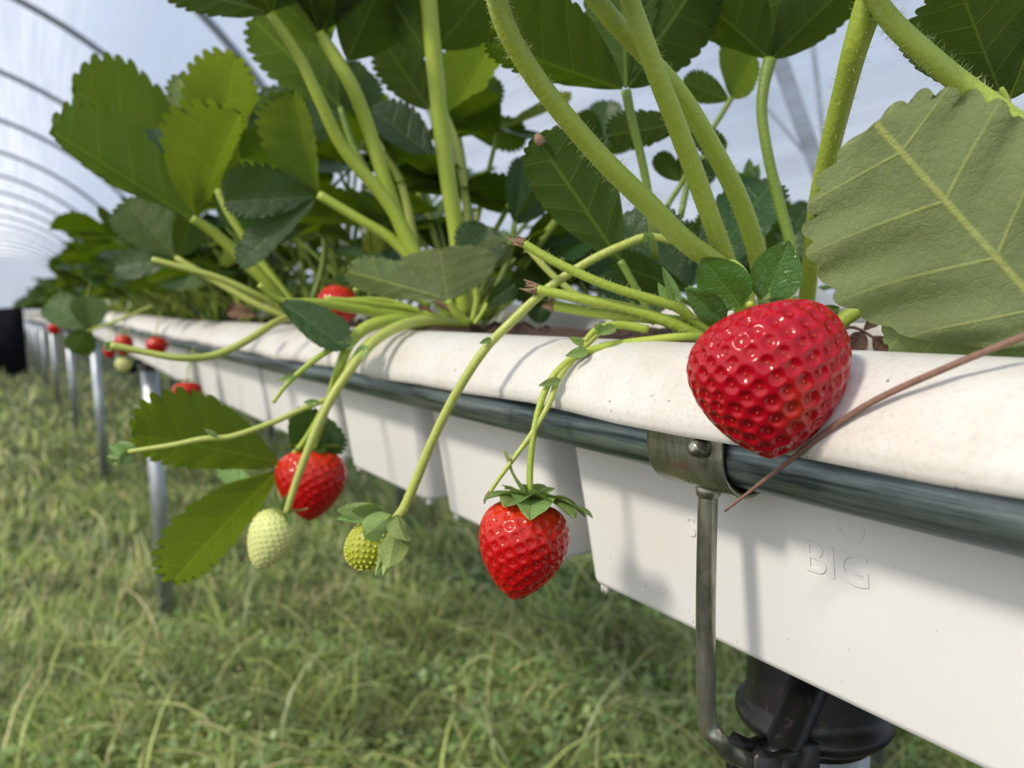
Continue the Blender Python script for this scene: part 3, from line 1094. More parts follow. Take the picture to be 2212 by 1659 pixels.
for k, y in enumerate(post_y):
    root = thing('support_post', (POSTX + rowx(y), y, 0))
    tag(root, lab_post.get(k, 'thin distant galvanised post in the far run of the row'), 'post', 'galvanised posts under the row')
    link('pole', post_mesh, root).scale = (1, 1, 1 + rowz(y) / H)
    c = link('clamp_collar', collar_mesh, root)
    c.location = (0, 0, rowz(y))
    c['label'] = 'black plastic clamp collar'

# hanger bracket: curved clamp plate, rivet, bent rod
mb = MB()
th_ = .0016
pr = []
cyl = PCR + .0009
pts_o, pts_i = [], []
xf = PCX - cyl - th_
for z in (-.0335, -.040, -.0455):
    pts_o.append((xf, z)); pts_i.append((xf + th_, z))
for a in np.linspace(180, 318, 22):
    a = math.radians(a)
    pts_o.append((PCX + (cyl + th_) * math.cos(a), PCZ + (cyl + th_) * math.sin(a) * 1.08))
    pts_i.append((PCX + cyl * math.cos(a), PCZ + cyl * math.sin(a) * 1.06))
loop = pts_o + pts_i[::-1]
Y0, Y1 = .1725, .2085
n = len(loop)
vs = [R3(x, Y0, z) for x, z in loop] + [R3(x, Y1, z) for x, z in loop]
fs = [tuple(range(n - 1, -1, -1)), tuple(range(n, 2 * n))] + [(j, (j + 1) % n, n + (j + 1) % n, n + j) for j in range(n)]
def make_bracket():
    root = thing('hanger_bracket', (RODX, RODY, H - .17))
    pl = MB().add(vs, fs).build('clamp_plate', 'zinc', root)
    bv = pl.modifiers.new('edge', 'BEVEL')
    bv.width = .0006
    bv.segments = 2
    bv.limit_method = 'ANGLE'
    rv = PX(1519, 967, xf)
    v, f = lathe_geo(rv, [(.0034, -.0005), (.0034, .0022), (.0028, .0034), (.0026, .0050), (.0014, .0058), (0, .0060)], 20, (-1, -.1, 0.05))
    obj('rivet', v, f, 'zinc', root)
    pts = [R3(RODX, RODY, -.0635), R3(RODX - .0003, RODY + .0004, -.095), R3(RODX - .0002, RODY + .0006, -.120), R3(RODX + .0001, RODY, -.1520), PX(1550, 1596, RODX + .0022), PX(1571, 1622, RODX + .0075), PX(1606, 1641, RODX + .015), PX(1655, 1664, RODX + .027)]
    v, f = tube_geo(pts, [.0035] * len(pts), 18, 8)
    obj('rod', v, f, 'zinc', root)
    v, f = lathe_geo(R3(RODX, RODY, -.0655), [(.0033, -.004), (.0044, -.0028), (.0044, 0.0), (.0034, .001)], 20)
    obj('weld_collar', v, f, 'zinc', root)
    return root
br = make_bracket()
tag(br, 'zinc plated hanger bracket with bent rod below the largest strawberry', 'bracket', 'hanger brackets at the posts')
for k in range(1, 4):
    b2 = copy_tree(br)
    y = post_y[k]
    b2.location = (RODX + rowx(y), RODY + PITCHY * k, H - .17 + rowz(y))
    tag(b2, 'blurred hanger bracket at a farther post of the row', 'bracket', 'hanger brackets at the posts')

# ================================================================== GRASS (nobody could count it)
def grass():
    n = 150000
    rg = np.random.default_rng(11)
    u = rg.random(n)
    r0, r1, p = 0.75, 17.0, -0.55
    r = (r0 ** p + u * (r1 ** p - r0 ** p)) ** (1 / p)
    az = YAW + np.radians(rg.uniform(-44, 40, n))
    bx, by = r * np.sin(az), r * np.cos(az)
    keep = (bx > -4.3) & (bx < 1.9)
    bx, by, r = bx[keep], by[keep], r[keep]
    n = len(bx)
    def fld(x, y, s, ph):
        return np.sin(x * s + ph) * np.sin(y * s * 0.9 + 2 * ph) + 0.5 * np.sin(x * s * 2.3 + y * s * 1.7 + ph * 3)
    tall = np.clip(0.5 + 0.35 * fld(bx, by, 3.1, 0.7), 0.1, 1)
    fine = np.clip(0.5 + 0.5 * fld(bx, by, 9.0, 2.1), 0, 1)
    ln = (0.05 + 0.12 * tall * rg.random(n) + 0.05 * rg.random(n) ** 3) * (0.8 + 0.06 * np.minimum(r, 6))
    wd = rg.uniform(0.0009, 0.0030, n) * np.clip(r / 2.2, 0.9, 4.0)
    dr = rg.uniform(0, 2 * math.pi, n)
    flow = 1.9 + 0.8 * np.sin(bx * 2.0) + 0.7 * np.sin(by * 1.4)
    dr = np.where(rg.random(n) < 0.5, flow + rg.normal(0, 0.6, n), dr)
    lean = rg.uniform(0.25, 1.35, n)
    droop = rg.uniform(0.2, 1.5, n)
    lng = rg.random(n) < 0.045                      # long arching stalks lying over the turf
    ln = np.where(lng, rg.uniform(0.18, 0.36, n), ln)
    wd = np.where(lng, wd * 1.35, wd)
    droop = np.where(lng, rg.uniform(0.9, 1.5, n), droop)
    segs = 6
    D = np.stack([np.cos(dr), np.sin(dr), np.zeros(n)], 1)
    S = np.stack([-np.sin(dr), np.cos(dr), np.zeros(n)], 1)
    tw = rg.normal(0, 0.7, n)
    P0 = np.stack([bx, by, np.full(n, -0.004)], 1)
    V_ = np.empty((n, segs * 2, 3), np.float32)
    pos = P0.copy()
    ang = math.pi / 2 - lean * 0.55
    for k in range(segs):
        t = k / (segs - 1)
        w = wd * (1 - t ** 2 * 0.92)
        side = S * np.cos(tw * t)[:, None] + np.array([0, 0, 1.0]) * np.sin(tw * t)[:, None] * 0.6
        V_[:, 2 * k] = pos - side * w[:, None]
        V_[:, 2 * k + 1] = pos + side * w[:, None]
        step = ln / (segs - 1)
        a = ang - droop * t * 1.5
        pos = pos + (D * np.cos(a)[:, None] + np.array([0, 0, 1.0]) * np.sin(a)[:, None]) * step[:, None]
        pos[:, 2] = np.maximum(pos[:, 2], 0.004)
    base = np.arange(n)[:, None] * segs * 2
    F_ = np.concatenate([base + np.array([2 * k, 2 * k + 1, 2 * k + 3, 2 * k + 2]) for k in range(segs - 1)])
    pal = np.array([(0.24, 0.33, 0.07), (0.38, 0.44, 0.13), (0.11, 0.20, 0.04), (0.58, 0.54, 0.24), (0.70, 0.60, 0.36), (0.42, 0.47, 0.24)])
    pr_ = np.array([0.34, 0.24, 0.18, 0.12, 0.06, 0.06])
    ci = rg.choice(len(pal), n, p=pr_)
    ci = np.where(lng & (rg.random(n) < 0.7), rg.choice([0, 1, 1, 3, 5], n), ci)
    col = pal[ci] * rg.uniform(0.6, 1.35, n)[:, None] * (0.55 + 0.7 * fine)[:, None]
    col = np.repeat(col, segs * 2, 0)
    o = obj('grass', V_.reshape(-1, 3), F_, 'grass', attrs={'tint': col}, origin=(0, 0, 0))
    tag(o, 'long tangled green and straw coloured grass under the row', 'grass', None, 'stuff')
grass()

def clover():
    rg = np.random.default_rng(21)
    n = 26000
    u = rg.random(n)
    r0, r1, p = 0.9, 8.0, -0.8
    r = (r0 ** p + u * (r1 ** p - r0 ** p)) ** (1 / p)
    az = YAW + np.radians(rg.uniform(-42, 30, n))
    bx, by = r * np.sin(az), r * np.cos(az)
    fl = np.sin(bx * 4.1 + 1) * np.sin(by * 3.7) + 0.6 * np.sin(bx * 9 + by * 7)
    keep = (fl > -0.1) & (bx > -4) & (bx < 1.8)
    bx, by, r = bx[keep], by[keep], r[keep]
    n = len(bx)
    h = rg.uniform(0.015, 0.07, n)
    s = rg.uniform(0.004, 0.013, n)
    az = rg.uniform(0, 6.28, n)
    tl_ = rg.normal(0, 0.5, (n, 2))
    K = 6
    ring = np.linspace(0, 2 * math.pi, K, endpoint=False)
    X = np.stack([np.cos(az), np.sin(az), tl_[:, 0]], 1)
    Yv = np.stack([-np.sin(az), np.cos(az), tl_[:, 1]], 1)
    ctr = np.stack([bx, by, h], 1)
    V_ = ctr[:, None] + s[:, None, None] * (np.cos(ring)[None, :, None] * X[:, None] + 0.8 * np.sin(ring)[None, :, None] * Yv[:, None])
    F_ = np.arange(n * K).reshape(n, K)
    pal = np.array([(0.24, 0.37, 0.12), (0.32, 0.43, 0.16), (0.18, 0.30, 0.10), (0.50, 0.46, 0.05), (0.46, 0.34, 0.27)])
    ci = rg.choice(5, n, p=[0.42, 0.27, 0.26, 0.025, 0.025])
    V_[ci > 2] = ctr[ci > 2][:, None] + (V_[ci > 2] - ctr[ci > 2][:, None]) * 0.55
    col = np.repeat(pal[ci] * rg.uniform(0.8, 1.2, n)[:, None], K, 0)
    o = obj('clover', V_.reshape(-1, 3), F_, 'grass', attrs={'tint': col}, origin=(0, 0, 0), smooth=False)
    tag(o, 'small clover leaves and tiny yellow flowers scattered through the grass', 'clover', None, 'stuff')
clover()

# ================================================================== PLANTS
def plant(label, loc, group='strawberry plants of the near row'):
    t = thing('strawberry_plant', loc)
    return tag(t, label, 'plant', group)

LR = dict(teeth=10, rpt=7, cols=9)       # near, detailed blades
LM = dict(teeth=9, rpt=5, cols=6)        # softer, farther blades

# ---------------------------------------------------------------- plant A: thick stems behind the largest berry
A = plant('nearest strawberry plant with thick hairy stems rising behind the largest berry', PX(1612, 700, .255))

def hairy(par, pts, width, mat='stem', n=260, ln=.0022, name='leaf_stalk'):
    o, w, r = stem(par, pts, width, mat, name, 16)
    hairs(o, w, r, n, ln, seed=len(ORG))
    return o

a1 = hairy(A, [(1625, 690, .330), (1570, 590, .318), (1480, 521, .305), (1395, 436, .296), (1300, 342, .288), (1205, 232, .280), (1130, 128, .272), (1085, 40, .266), (1060, -70, .262)], [44, 46, 48, 46, 44, 46, 50], n=900, ln=.0027)
a2 = hairy(A, [(1612, 690, .332), (1568, 560, .318), (1535, 470, .308), (1492, 350, .300), (1448, 235, .292), (1400, 110, .285), (1350, -30, .280)], [40, 42, 42, 44, 44, 42], n=420)
a3 = hairy(A, [(1665, 690, .340), (1638, 560, .330), (1600, 440, .322), (1545, 330, .315), (1470, 205, .308), (1390, 115, .303), (1320, 40, .300), (1250, -50, .298)], [40, 42, 42, 40, 42, 42], n=520)
a5 = hairy(A, [(1738, 700, .345), (1748, 600, .330), (1768, 440, .305), (1795, 310, .285), (1825, 190, .268), (1850, 95, .256), (1888, -20, .248), (1910, -80, .245)], [34, 36, 42, 44, 48, 54, 66, 60], n=420)
a6 = hairy(A, [(1872, -30, .246), (1925, 45, .242), (1990, 108, .238), (2070, 175, .235), (2150, 232, .232), (2230, 290, .229), (2330, 370, .226)], [40, 46, 48, 48, 46, 46], n=700, ln=.0026)
a4 = hairy(A, [(1705, 700, .42), (1712, 560, .42), (1688, 455, .42), (1662, 350, .418), (1646, 250, .416), (1650, 185, .415), (1663, 128, .414)], [24, 24, 24, 22, 24, 30], 'stem_dark', n=160)
# leaf crowning the thin stem: three dark undersides
leaflet(a4, (1660, 128, .414), (1478, -45, .405), 62, 92, roll=-28, under=True, fold=.25, **LR)
leaflet(a4, (1663, 125, .414), (1648, -130, .42), 95, 95, roll=10, under=True, fold=.3, **LR)
leaflet(a4, (1668, 128, .414), (1850, -60, .405), 85, 62, roll=25, under=True, fold=.25, **LR)
# leaves these stems carry just above the picture
for st_, nd, dd, tips in ((a1, (1060, -70), .262, ((930, -250), (1010, -330), (1180, -290))), (a2, (1350, -30), .280, ((1230, -210), (1330, -300), (1470, -230))),
                          (a3, (1250, -50), .298, ((1120, -210), (1220, -290), (1360, -200))), (a5, (1910, -80), .245, ((1760, -260), (1900, -350), (2080, -250)))):
    for q, tp_ in enumerate(tips):
        leaflet(st_, nd + (dd,), tp_ + (dd - .055 + .02 * q,), 105, 105, roll=(q - 1) * 20, under=True, fold=.2, teeth=9, rpt=5, cols=6)
# the big pale underside on the right
leaflet(a6, (2300, 722, .205), (1890, 262, .212), 292, 205, roll=4, under=True, mat='leaf_pale', fold=.14, curl=-.05, quilt=.05, wave=.028, tooth=.062, teeth=9, rpt=9, cols=14, a=.62, b=.40, entire=.12)
leaflet(a6, (2345, 735, .215), (1906, 692, .232), 122, 60, roll=-6, under=True, mat='leaf_pale', fold=.2, curl=.06, quilt=.014, tooth=.03, teeth=9, rpt=7, cols=10, a=.6, b=.5)
leaflet(a6, (2290, 690, .213), (2262, 330, .222), 150, 110, roll=-38, under=True, mat='leaf_pale', fold=.25, curl=.12, quilt=.02, teeth=9, rpt=7, cols=10, a=.6, b=.42)
s_tr, _, _ = stem(A, [(2240, 420, .275), (2200, 300, .272), (2172, 212, .270), (2160, 190, .270)], [16, 16, 14], 'stem')
leaflet(s_tr, (2166, 212, .270), (2062, -40, .262), 118, 118, roll=12, under=True, mat='leaf', fold=.28, **LR)
leaflet(s_tr, (2160, 205, .272), (1945, 78, .285), 36, 55, roll=30, under=True, mat='leaf', fold=.2, **LR)
leaflet(s_tr, (2180, 215, .270), (2262, 10, .262), 70, 70, roll=-15, under=True, mat='leaf', fold=.3, **LR)

# dark underside with pinkish round teeth, top centre
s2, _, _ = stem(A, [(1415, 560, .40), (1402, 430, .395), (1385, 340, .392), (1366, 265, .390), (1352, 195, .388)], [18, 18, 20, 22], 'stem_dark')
leaflet(s2, (1346, 193, .385), (1052, 88, .345), 40, 128, roll=-10, under=True, fold=.22, curl=.02, tooth=.07, **LR)
leaflet(s2, (1352, 190, .388), (1345, -110, .40), 88, 70, roll=-12, under=True, fold=.3, **LR)
leaflet(s2, (1358, 190, .388), (1512, -55, .40), 72, 96, roll=18, under=True, fold=.25, **LR)
s3, _, _ = stem(A, [(1470, 470, .46), (1490, 360, .46), (1486, 262, .46)], [14, 14, 12], 'stem_dark')
leaflet(s3, (1488, 262, .46), (1308, 300, .455), 34, 48, roll=14, under=True, fold=.2, **LM)
leaflet(s3, (1488, 258, .46), (1560, 330, .46), 26, 30, roll=24, fold=.2, **LM)
# small leaf pair against the film
s4, _, _ = stem(A, [(1500, 420, .52), (1530, 300, .52), (1560, 245, .52), (1580, 212, .52)], [11, 12, 12], 'stem_dark')
leaflet(s4, (1576, 216, .52), (1474, 178, .52), 28, 36, roll=10, under=True, fold=.2, **LM)
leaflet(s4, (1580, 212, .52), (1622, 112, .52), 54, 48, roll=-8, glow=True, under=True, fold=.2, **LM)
# upright underside with browned tip
s5, _, _ = stem(A, [(1415, 700, .37), (1372, 620, .37), (1340, 563, .37)], [14, 16, 16], 'stem_dark')
lf = leaflet(s5, (1342, 566, .37), (1158, 296, .36), 70, 100, roll=6, under=True, fold=.16, curl=-.02, quilt=.016, tooth=.05, **LR)
v, f = tube_geo([P(1172, 312, .3595), P(1164, 300, .359), P(1158, 290, .359)], [.0022, .0026, .0008], 8, 4)
obj('dry_tip', v, f, 'cut', s5)
# broad greyish leaf behind the cut stalks
s6, _, _ = stem(A, [(1560, 690, .40), (1515, 655, .41), (1488, 622, .415)], [15, 15, 14], 'stem')
leaflet(s6, (1488, 624, .415), (1338, 470, .43), 62, 90, roll=14, fold=.12, curl=.05, **LR)
leaflet(s6, (1492, 622, .415), (1668, 388, .44), 66, 62, roll=-22, fold=.15, curl=.02, **LR)
leaflet(s6, (1484, 626, .415), (1318, 572, .40), 34, 42, roll=20, fold=.12, under=True, **LR)
# little dark leaves and a bud against the film
s7, _, _ = stem(A, [(1490, 600, .47), (1440, 470, .47), (1470, 400, .47), (1500, 350, .47)], [12, 12, 11], 'stem_dark')
leaflet(s7, (1470, 392, .47), (1416, 336, .47), 22, 26, roll=10, fold=.2, under=True, **LM)
leaflet(s7, (1480, 395, .47), (1490, 330, .47), 26, 30, roll=0, fold=.2, under=True, **LM)
leaflet(s7, (1475, 398, .47), (1545, 355, .47), 24, 30, roll=10, fold=.2, **LM)
s8, _, _ = stem(A, [(1660, 600, .50), (1640, 480, .50), (1620, 410, .50)], [10, 10, 10], 'stem')
for k, (tx, ty) in enumerate([(1590, 372), (1618, 340), (1640, 352), (1655, 392), (1625, 398)]):
    leaflet(s8, (1618, 405, .50), (tx, ty, .50), 14, 14, roll=10 * k - 20, fold=.3, mat='sepal', teeth=0, rpt=6, cols=4, name='sepal')
s9, _, _ = stem(A, [(1720, 640, .52), (1700, 560, .52), (1698, 510, .52)], [10, 10, 8], 'stem')
leaflet(s9, (1698, 508, .52), (1752, 440, .52), 30, 34, roll=5, fold=.2, **LM)
leaflet(s9, (1698, 510, .52), (1660, 440, .52), 28, 28, roll=5, fold=.2, under=True, **LM)

# cut-off fruit stalks with browned ends
def cut_stalk(pts, width, seed, n=200):
    o, w, r = stem(A, pts, width, 'stem', 'cut_stalk', 14)
    hairs(o, w, r, n, .0020, seed=seed)
    d = norm(w[0] - w[1])
    e = w[0]
    mb = MB()
    rg = np.random.default_rng(seed)
    u = norm(np.cross(d, (0, 0, 1)))
    q = np.cross(d, u)
    for k in range(8):
        a = 6.28 * k / 8
        p0 = e + (u * math.cos(a) + q * math.sin(a)) * r[0] * .8
        p1 = p0 + d * rg.uniform(.002, .0055) + rg.normal(0, .0012, 3)
        mb.tube([p0 - d * .001, 0.5 * (p0 + p1), p1], [r[0] * .42, r[0] * .34, r[0] * .08], 6, 3)
    mb.build('brown_end', 'cut', o)
    return o
cut_stalk([(1128, 524, .330), (1200, 566, .328), (1310, 616, .327), (1430, 653, .328), (1475, 672, .330), (1530, 720, .335)], [19, 20, 21, 22, 20], 31, 300)
cut_stalk([(1156, 624, .340), (1250, 644, .336), (1350, 664, .333), (1430, 690, .332), (1520, 730, .333)], [21, 22, 24, 26, 26], 32, 260)
cut_stalk([(1192, 660, .345), (1290, 676, .340), (1390, 686, .337), (1480, 694, .337), (1560, 700, .340)], [23, 23, 24, 24, 22], 33, 160)
stem(A, [(1130, 525, .40), (1200, 600, .40), (1270, 652, .40), (1345, 690, .40)], [14, 14, 13, 12], 'stalk', 'fruit_stalk')
o, w, r = stem(A, [(1560, 735, .335), (1510, 700, .332), (1468, 655, .330), (1445, 625, .329)], [17, 16, 14, 10], 'stem', 'bud_stalk')
leaflet(o, (1468, 660, .329), (1432, 575, .326), 14, 12, roll=10, fold=.4, mat='sepal_pale', teeth=0, rpt=6, cols=4, name='bract')
leaflet(o, (1452, 655, .329), (1420, 612, .327), 12, 12, roll=-20, fold=.4, mat='sepal_pale', teeth=0, rpt=6, cols=4, name='bract')

# long arching stalk to the green berry
t1pts = [(1560, 552, .325), (1470, 524, .330), (1402, 512, .333), (1350, 528, .335), (1270, 566, .338), (1180, 626, .342), (1100, 700, .345), (1045, 758, .345), (985, 850, .348), (935, 950, .352), (900, 1035, .355), (874, 1095, .357), (856, 1122, .358)]
t1, w, r = stem(A, t1pts, [17, 18, 19, 20, 20, 20, 21, 23], 'stalk', 'fruit_stalk', 14)
hairs(t1, w, r, 420, .0009, seed=55)
leaflet(t1, (1404, 520, .332), (1392, 502, .330), 12, 14, fold=.4, mat='sepal_pale', teeth=0, rpt=6, cols=4, name='bract')
leaflet(t1, (1062, 732, .343), (1036, 742, .341), 6, 7, fold=.4, mat='sepal_pale', teeth=0, rpt=6, cols=4, name='bract')
# stalks lying over the rim to the hanging ripe berry
t2, w, r = stem(A, [(1540, 730, .315), (1480, 727, .312), (1400, 735, .315), (1310, 748, .318), (1245, 770, .318), (1196, 812, .316), (1168, 870, .313), (1152, 940, .311), (1145, 1010, .310), (1145, 1082, .309)], [18, 18, 18, 17, 15, 14, 14, 14], 'stem', 'fruit_stalk', 14)
hairs(t2, w, r, 160, .0009, seed=56)
t3, w, r = stem(A, [(1290, 722, .322), (1250, 762, .319), (1208, 815, .316), (1186, 872, .313), (1150, 935, .311), (1110, 990, .310), (1076, 1036, .309), (1058, 1064, .309)], [14, 14, 14, 13, 11, 10, 9], 'stalk', 'fruit_stalk', 12)
v, f = tube_geo([P(1060, 1060, .309), P(1050, 1073, .309), P(1046, 1088, .309)], [.0008, .0006, .0003], 8, 4)
obj('dry_tip', v, f, 'cut', t3)
stem(A, [(1400, 712, .325), (1340, 702, .325), (1290, 712, .322), (1262, 738, .320)], [18, 18, 16, 12], 'stem', 'fruit_stalk')
for b_, t_, w_ in [((1270, 758), (1222, 768), 12), ((1262, 745), (1230, 728), 9), ((1300, 715), (1284, 702), 10), ((1212, 822), (1164, 832), 10), ((1330, 706), (1290, 722), 12)]:
    leaflet(t2, b_ + (.314,), t_ + (.311,), w_, w_, fold=.4, mat='sepal_pale', teeth=0, rpt=6, cols=4, name='bract', roll=15)
# stub and dried bits right of the big berry
o, w, r = stem(A, [(1780, 735, .325), (1815, 697, .322), (1850, 672, .320), (1884, 655, .318)], [34, 34, 32, 30], 'stem', 'cut_stalk')
v, f = tube_geo([P(1880, 657, .318), P(1893, 657, .318), P(1906, 672, .319)], [.0030, .0028, .0010], 8, 4)
obj('brown_end', v, f, 'cut', o)
d1, _, _ = stem(A, [(1800, 730, .345), (1830, 708, .343), (1858, 712, .343), (1885, 728, .343), (1915, 742, .343)], [7, 7, 6, 5], 'twig', 'dried_stalk')
leaflet(d1, (1862, 716, .343), (1835, 762, .341), 26, 20, fold=.6, mat='dry_leaf', wave=.05, quilt=.04, **LM)
leaflet(d1, (1885, 726, .343), (1925, 760, .341), 20, 24, fold=.6, mat='dry_leaf', wave=.05, quilt=.04, **LM)
leaflet(d1, (1866, 712, .345), (1890, 690, .347), 12, 14, fold=.6, mat='dry_leaf', wave=.05, quilt=.04, **LM)

# ---------------------------------------------------------------- plant B: middle, stems fanning out of one crown
Bp = plant('middle strawberry plant, its stems fanning up from one crown at the rim', PX(1000, 700, .265))
b1, _, _ = stem(Bp, [(985, 690, .55), (905, 560, .54), (840, 440, .53), (745, 325, .515), (690, 215, .50), (645, 120, .49), (585, 28, .48)], [24, 30, 30, 28, 26, 24, 22], 'stem')
leaflet(b1, (585, 26, .48), (345, -30, .47), 36, 60, roll=30, under=True, fold=.25, **LM)
leaflet(b1, (590, 22, .48), (640, -150, .48), 70, 70, roll=0, under=True, **LM)
b2, _, _ = stem(Bp, [(990, 690, .56), (890, 540, .545), (835, 400, .53), (795, 275, .52), (762, 190, .51), (728, 130, .505), (690, 70, .50)], [24, 32, 32, 32, 32, 30, 24], 'stem')
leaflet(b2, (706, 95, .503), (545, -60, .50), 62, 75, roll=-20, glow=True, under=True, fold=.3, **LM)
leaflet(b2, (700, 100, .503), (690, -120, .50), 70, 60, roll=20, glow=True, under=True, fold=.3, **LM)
leaflet(b2, (750, 130, .507), (840, -70, .50), 78, 95, roll=8, under=True, fold=.25, **LM)
stem(Bp, [(900, 540, .56), (868, 400, .555), (825, 325, .55), (800, 280, .55)], [18, 18, 16, 14], 'stalk', 'fruit_stalk')
b3, _, _ = stem(Bp, [(1005, 690, .55), (988, 520, .54), (968, 390, .53), (950, 250, .52), (938, 130, .51), (925, -10, .50), (920, -60, .50)], [32, 36, 36, 36, 38, 36], 'stem')
leaflet(b3, (928, 125, .515), (838, -20, .51), 46, 62, roll=-12, under=True, fold=.25, **LM)
leaflet(b3, (944, 105, .515), (1062, -40, .51), 74, 82, roll=10, under=True, fold=.25, **LM)
leaflet(b3, (926, 0, .505), (850, -120, .50), 55, 55, roll=0, under=True, **LM)
stem(Bp, [(1020, 690, .57), (1010, 470, .565), (995, 370, .56), (982, 300, .555), (958, 235, .55)], [16, 18, 18, 16, 12], 'stalk', 'fruit_stalk')
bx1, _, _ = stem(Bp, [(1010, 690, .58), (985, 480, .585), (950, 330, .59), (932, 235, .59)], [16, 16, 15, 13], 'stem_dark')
leaflet(bx1, (930, 238, .59), (828, 92, .59), 52, 58, roll=8, fold=.2, under=True, **LM)
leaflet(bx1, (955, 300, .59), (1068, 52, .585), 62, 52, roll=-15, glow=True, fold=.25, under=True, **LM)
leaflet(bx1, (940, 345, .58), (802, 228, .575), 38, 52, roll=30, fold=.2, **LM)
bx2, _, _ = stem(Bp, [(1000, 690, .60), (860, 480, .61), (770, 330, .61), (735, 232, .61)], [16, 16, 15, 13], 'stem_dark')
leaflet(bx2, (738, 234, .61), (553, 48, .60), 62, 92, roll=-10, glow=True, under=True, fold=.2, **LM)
leaflet(bx2, (735, 240, .61), (655, 120, .62), 46, 46, roll=10, fold=.2, **LM)
leaflet(bx2, (740, 236, .61), (800, 150, .62), 52, 52, roll=10, fold=.2, **LM)
bx3, _, _ = stem(Bp, [(1030, 690, .62), (1015, 480, .64), (1000, 350, .65), (990, 290, .65)], [14, 14, 12], 'stem_dark')
leaflet(bx3, (990, 288, .65), (1078, 172, .64), 30, 36, roll=20, fold=.2, **LM)
leaflet(bx3, (1000, 275, .65), (1140, 285, .64), 30, 44, roll=18, fold=.2, under=True, **LM)
leaflet(bx3, (985, 285, .65), (1020, 130, .64), 36, 36, roll=20, fold=.2, **LM)
bx4, _, _ = stem(Bp, [(1040, 690, .55), (1098, 560, .56), (1112, 480, .56)], [14, 14, 12], 'stem_dark')
leaflet(bx4, (1110, 482, .56), (1136, 340, .555), 34, 34, roll=15, fold=.25, **LM)
leaflet(bx4, (1112, 484, .56), (1198, 400, .56), 28, 28, roll=25, fold=.25, **LM)
for st_, nd, dd, tips in ((b1, (585, 28), .48, ((480, -160), (560, -190))), (b2, (690, 70), .50, ((620, -170), (760, -180))), (b3, (920, -60), .50, ((800, -200), (920, -240), (1040, -190)))):
    for q, tp_ in enumerate(tips):
        leaflet(st_, nd + (dd,), tp_ + (dd - .05 + .03 * q,), 80, 80, roll=(q - 1) * 20, under=True, fold=.2, **LM)
# side leaf: bright upper faces
b4, _, _ = stem(Bp, [(1000, 695, .56), (920, 600, .55), (850, 520, .545), (770, 470, .54), (688, 420, .535)], [22, 24, 24, 22, 20], 'stem')
leaflet(b4, (690, 418, .535), (618, 205, .53), 62, 40, roll=-28, glow=True, fold=.3, under=True, **LM)
leaflet(b4, (688, 424, .535), (482, 432, .52), 40, 72, roll=8, fold=.28, **LM)
leaflet(b4, (684, 430, .535), (505, 560, .53), 34, 34, roll=40, fold=.25, **LM)
# low grey-green fan near the rim
f1, _, _ = stem(Bp, [(1010, 698, .50), (985, 675, .495), (968, 648, .49)], [20, 20, 14], 'stem')
leaflet(f1, (968, 650, .49), (950, 536, .485), 112, 120, roll=6, under=True, mat='leaf_pale', fold=.14, curl=.0, quilt=.01, tooth=.06, a=.7, b=.36, **LM)
leaflet(f1, (962, 645, .49), (752, 584, .48), 34, 46, roll=-10, under=True, mat='leaf_pale', fold=.2, tooth=.05, **LM)
f2, _, _ = stem(Bp, [(1020, 698, .53), (1030, 640, .53), (1012, 585, .53)], [14, 14, 12], 'stem')
leaflet(f2, (1005, 585, .53), (1050, 486, .525), 52, 60, roll=-16, fold=.2, **LM)
leaflet(f2, (1015, 585, .53), (1092, 520, .525), 30, 38, roll=22, fold=.2, under=True, mat='leaf_pale', **LM)
f4, _, _ = stem(Bp, [(1025, 700, .50), (1045, 670, .50), (1052, 655, .50)], [10, 10, 8], 'stem')
leaflet(f4, (1048, 662, .50), (1112, 614, .495), 24, 24, roll=10, fold=.2, **LM)
# dark leaf drooping over the rim
f3, _, _ = stem(Bp, [(950, 696, .53), (800, 672, .51), (690, 655, .49), (606, 650, .47), (560, 615, .46)], [22, 22, 20, 16, 12], 'stem')
leaflet(f3, (598, 648, .470), (742, 742, .455), 48, 30, roll=-28, fold=.15, curl=.10, tooth=.025, **LM)
# fruiting stalks of the middle plant
tb, _, _ = stem(Bp, [(1010, 700, .52), (930, 692, .50), (860, 706, .48), (800, 745, .465), (745, 815, .455), (705, 880, .45), (672, 955, .447), (640, 1040, .445), (617, 1112, .443)], [20, 24, 24, 22, 20, 20, 18, 16, 14], 'stalk', 'fruit_stalk')
tb2, _, _ = stem(Bp, [(1000, 700, .525), (900, 690, .505), (810, 700, .485), (760, 735, .475), (735, 790, .47), (712, 860, .480), (690, 930, .498), (676, 985, .505)], [22, 28, 28, 24, 18, 16, 14], 'stem', 'fruit_stalk')
tb3, _, _ = stem(Bp, [(708, 862, .452), (650, 885, .445), (590, 912, .44), (500, 943, .435), (440, 948, .432), (370, 962, .43), (278, 976, .428)], [12, 12, 13, 14, 13, 11], 'stalk', 'fruit_stalk')
tb4, _, _ = stem(Bp, [(770, 735, .47), (720, 752, .465), (670, 785, .46), (620, 830, .458), (590, 870, .455)], [14, 14, 13, 10, 8], 'stem', 'fruit_stalk')
tb5, _, _ = stem(Bp, [(990, 700, .54), (900, 672, .53), (800, 655, .52), (700, 645, .51)], [14, 14, 13, 12], 'stem', 'fruit_stalk')
tb6, _, _ = stem(Bp, [(930, 660, .52), (850, 625, .51), (800, 610, .505), (765, 628, .50)], [13, 13, 12, 10], 'stalk', 'fruit_stalk')
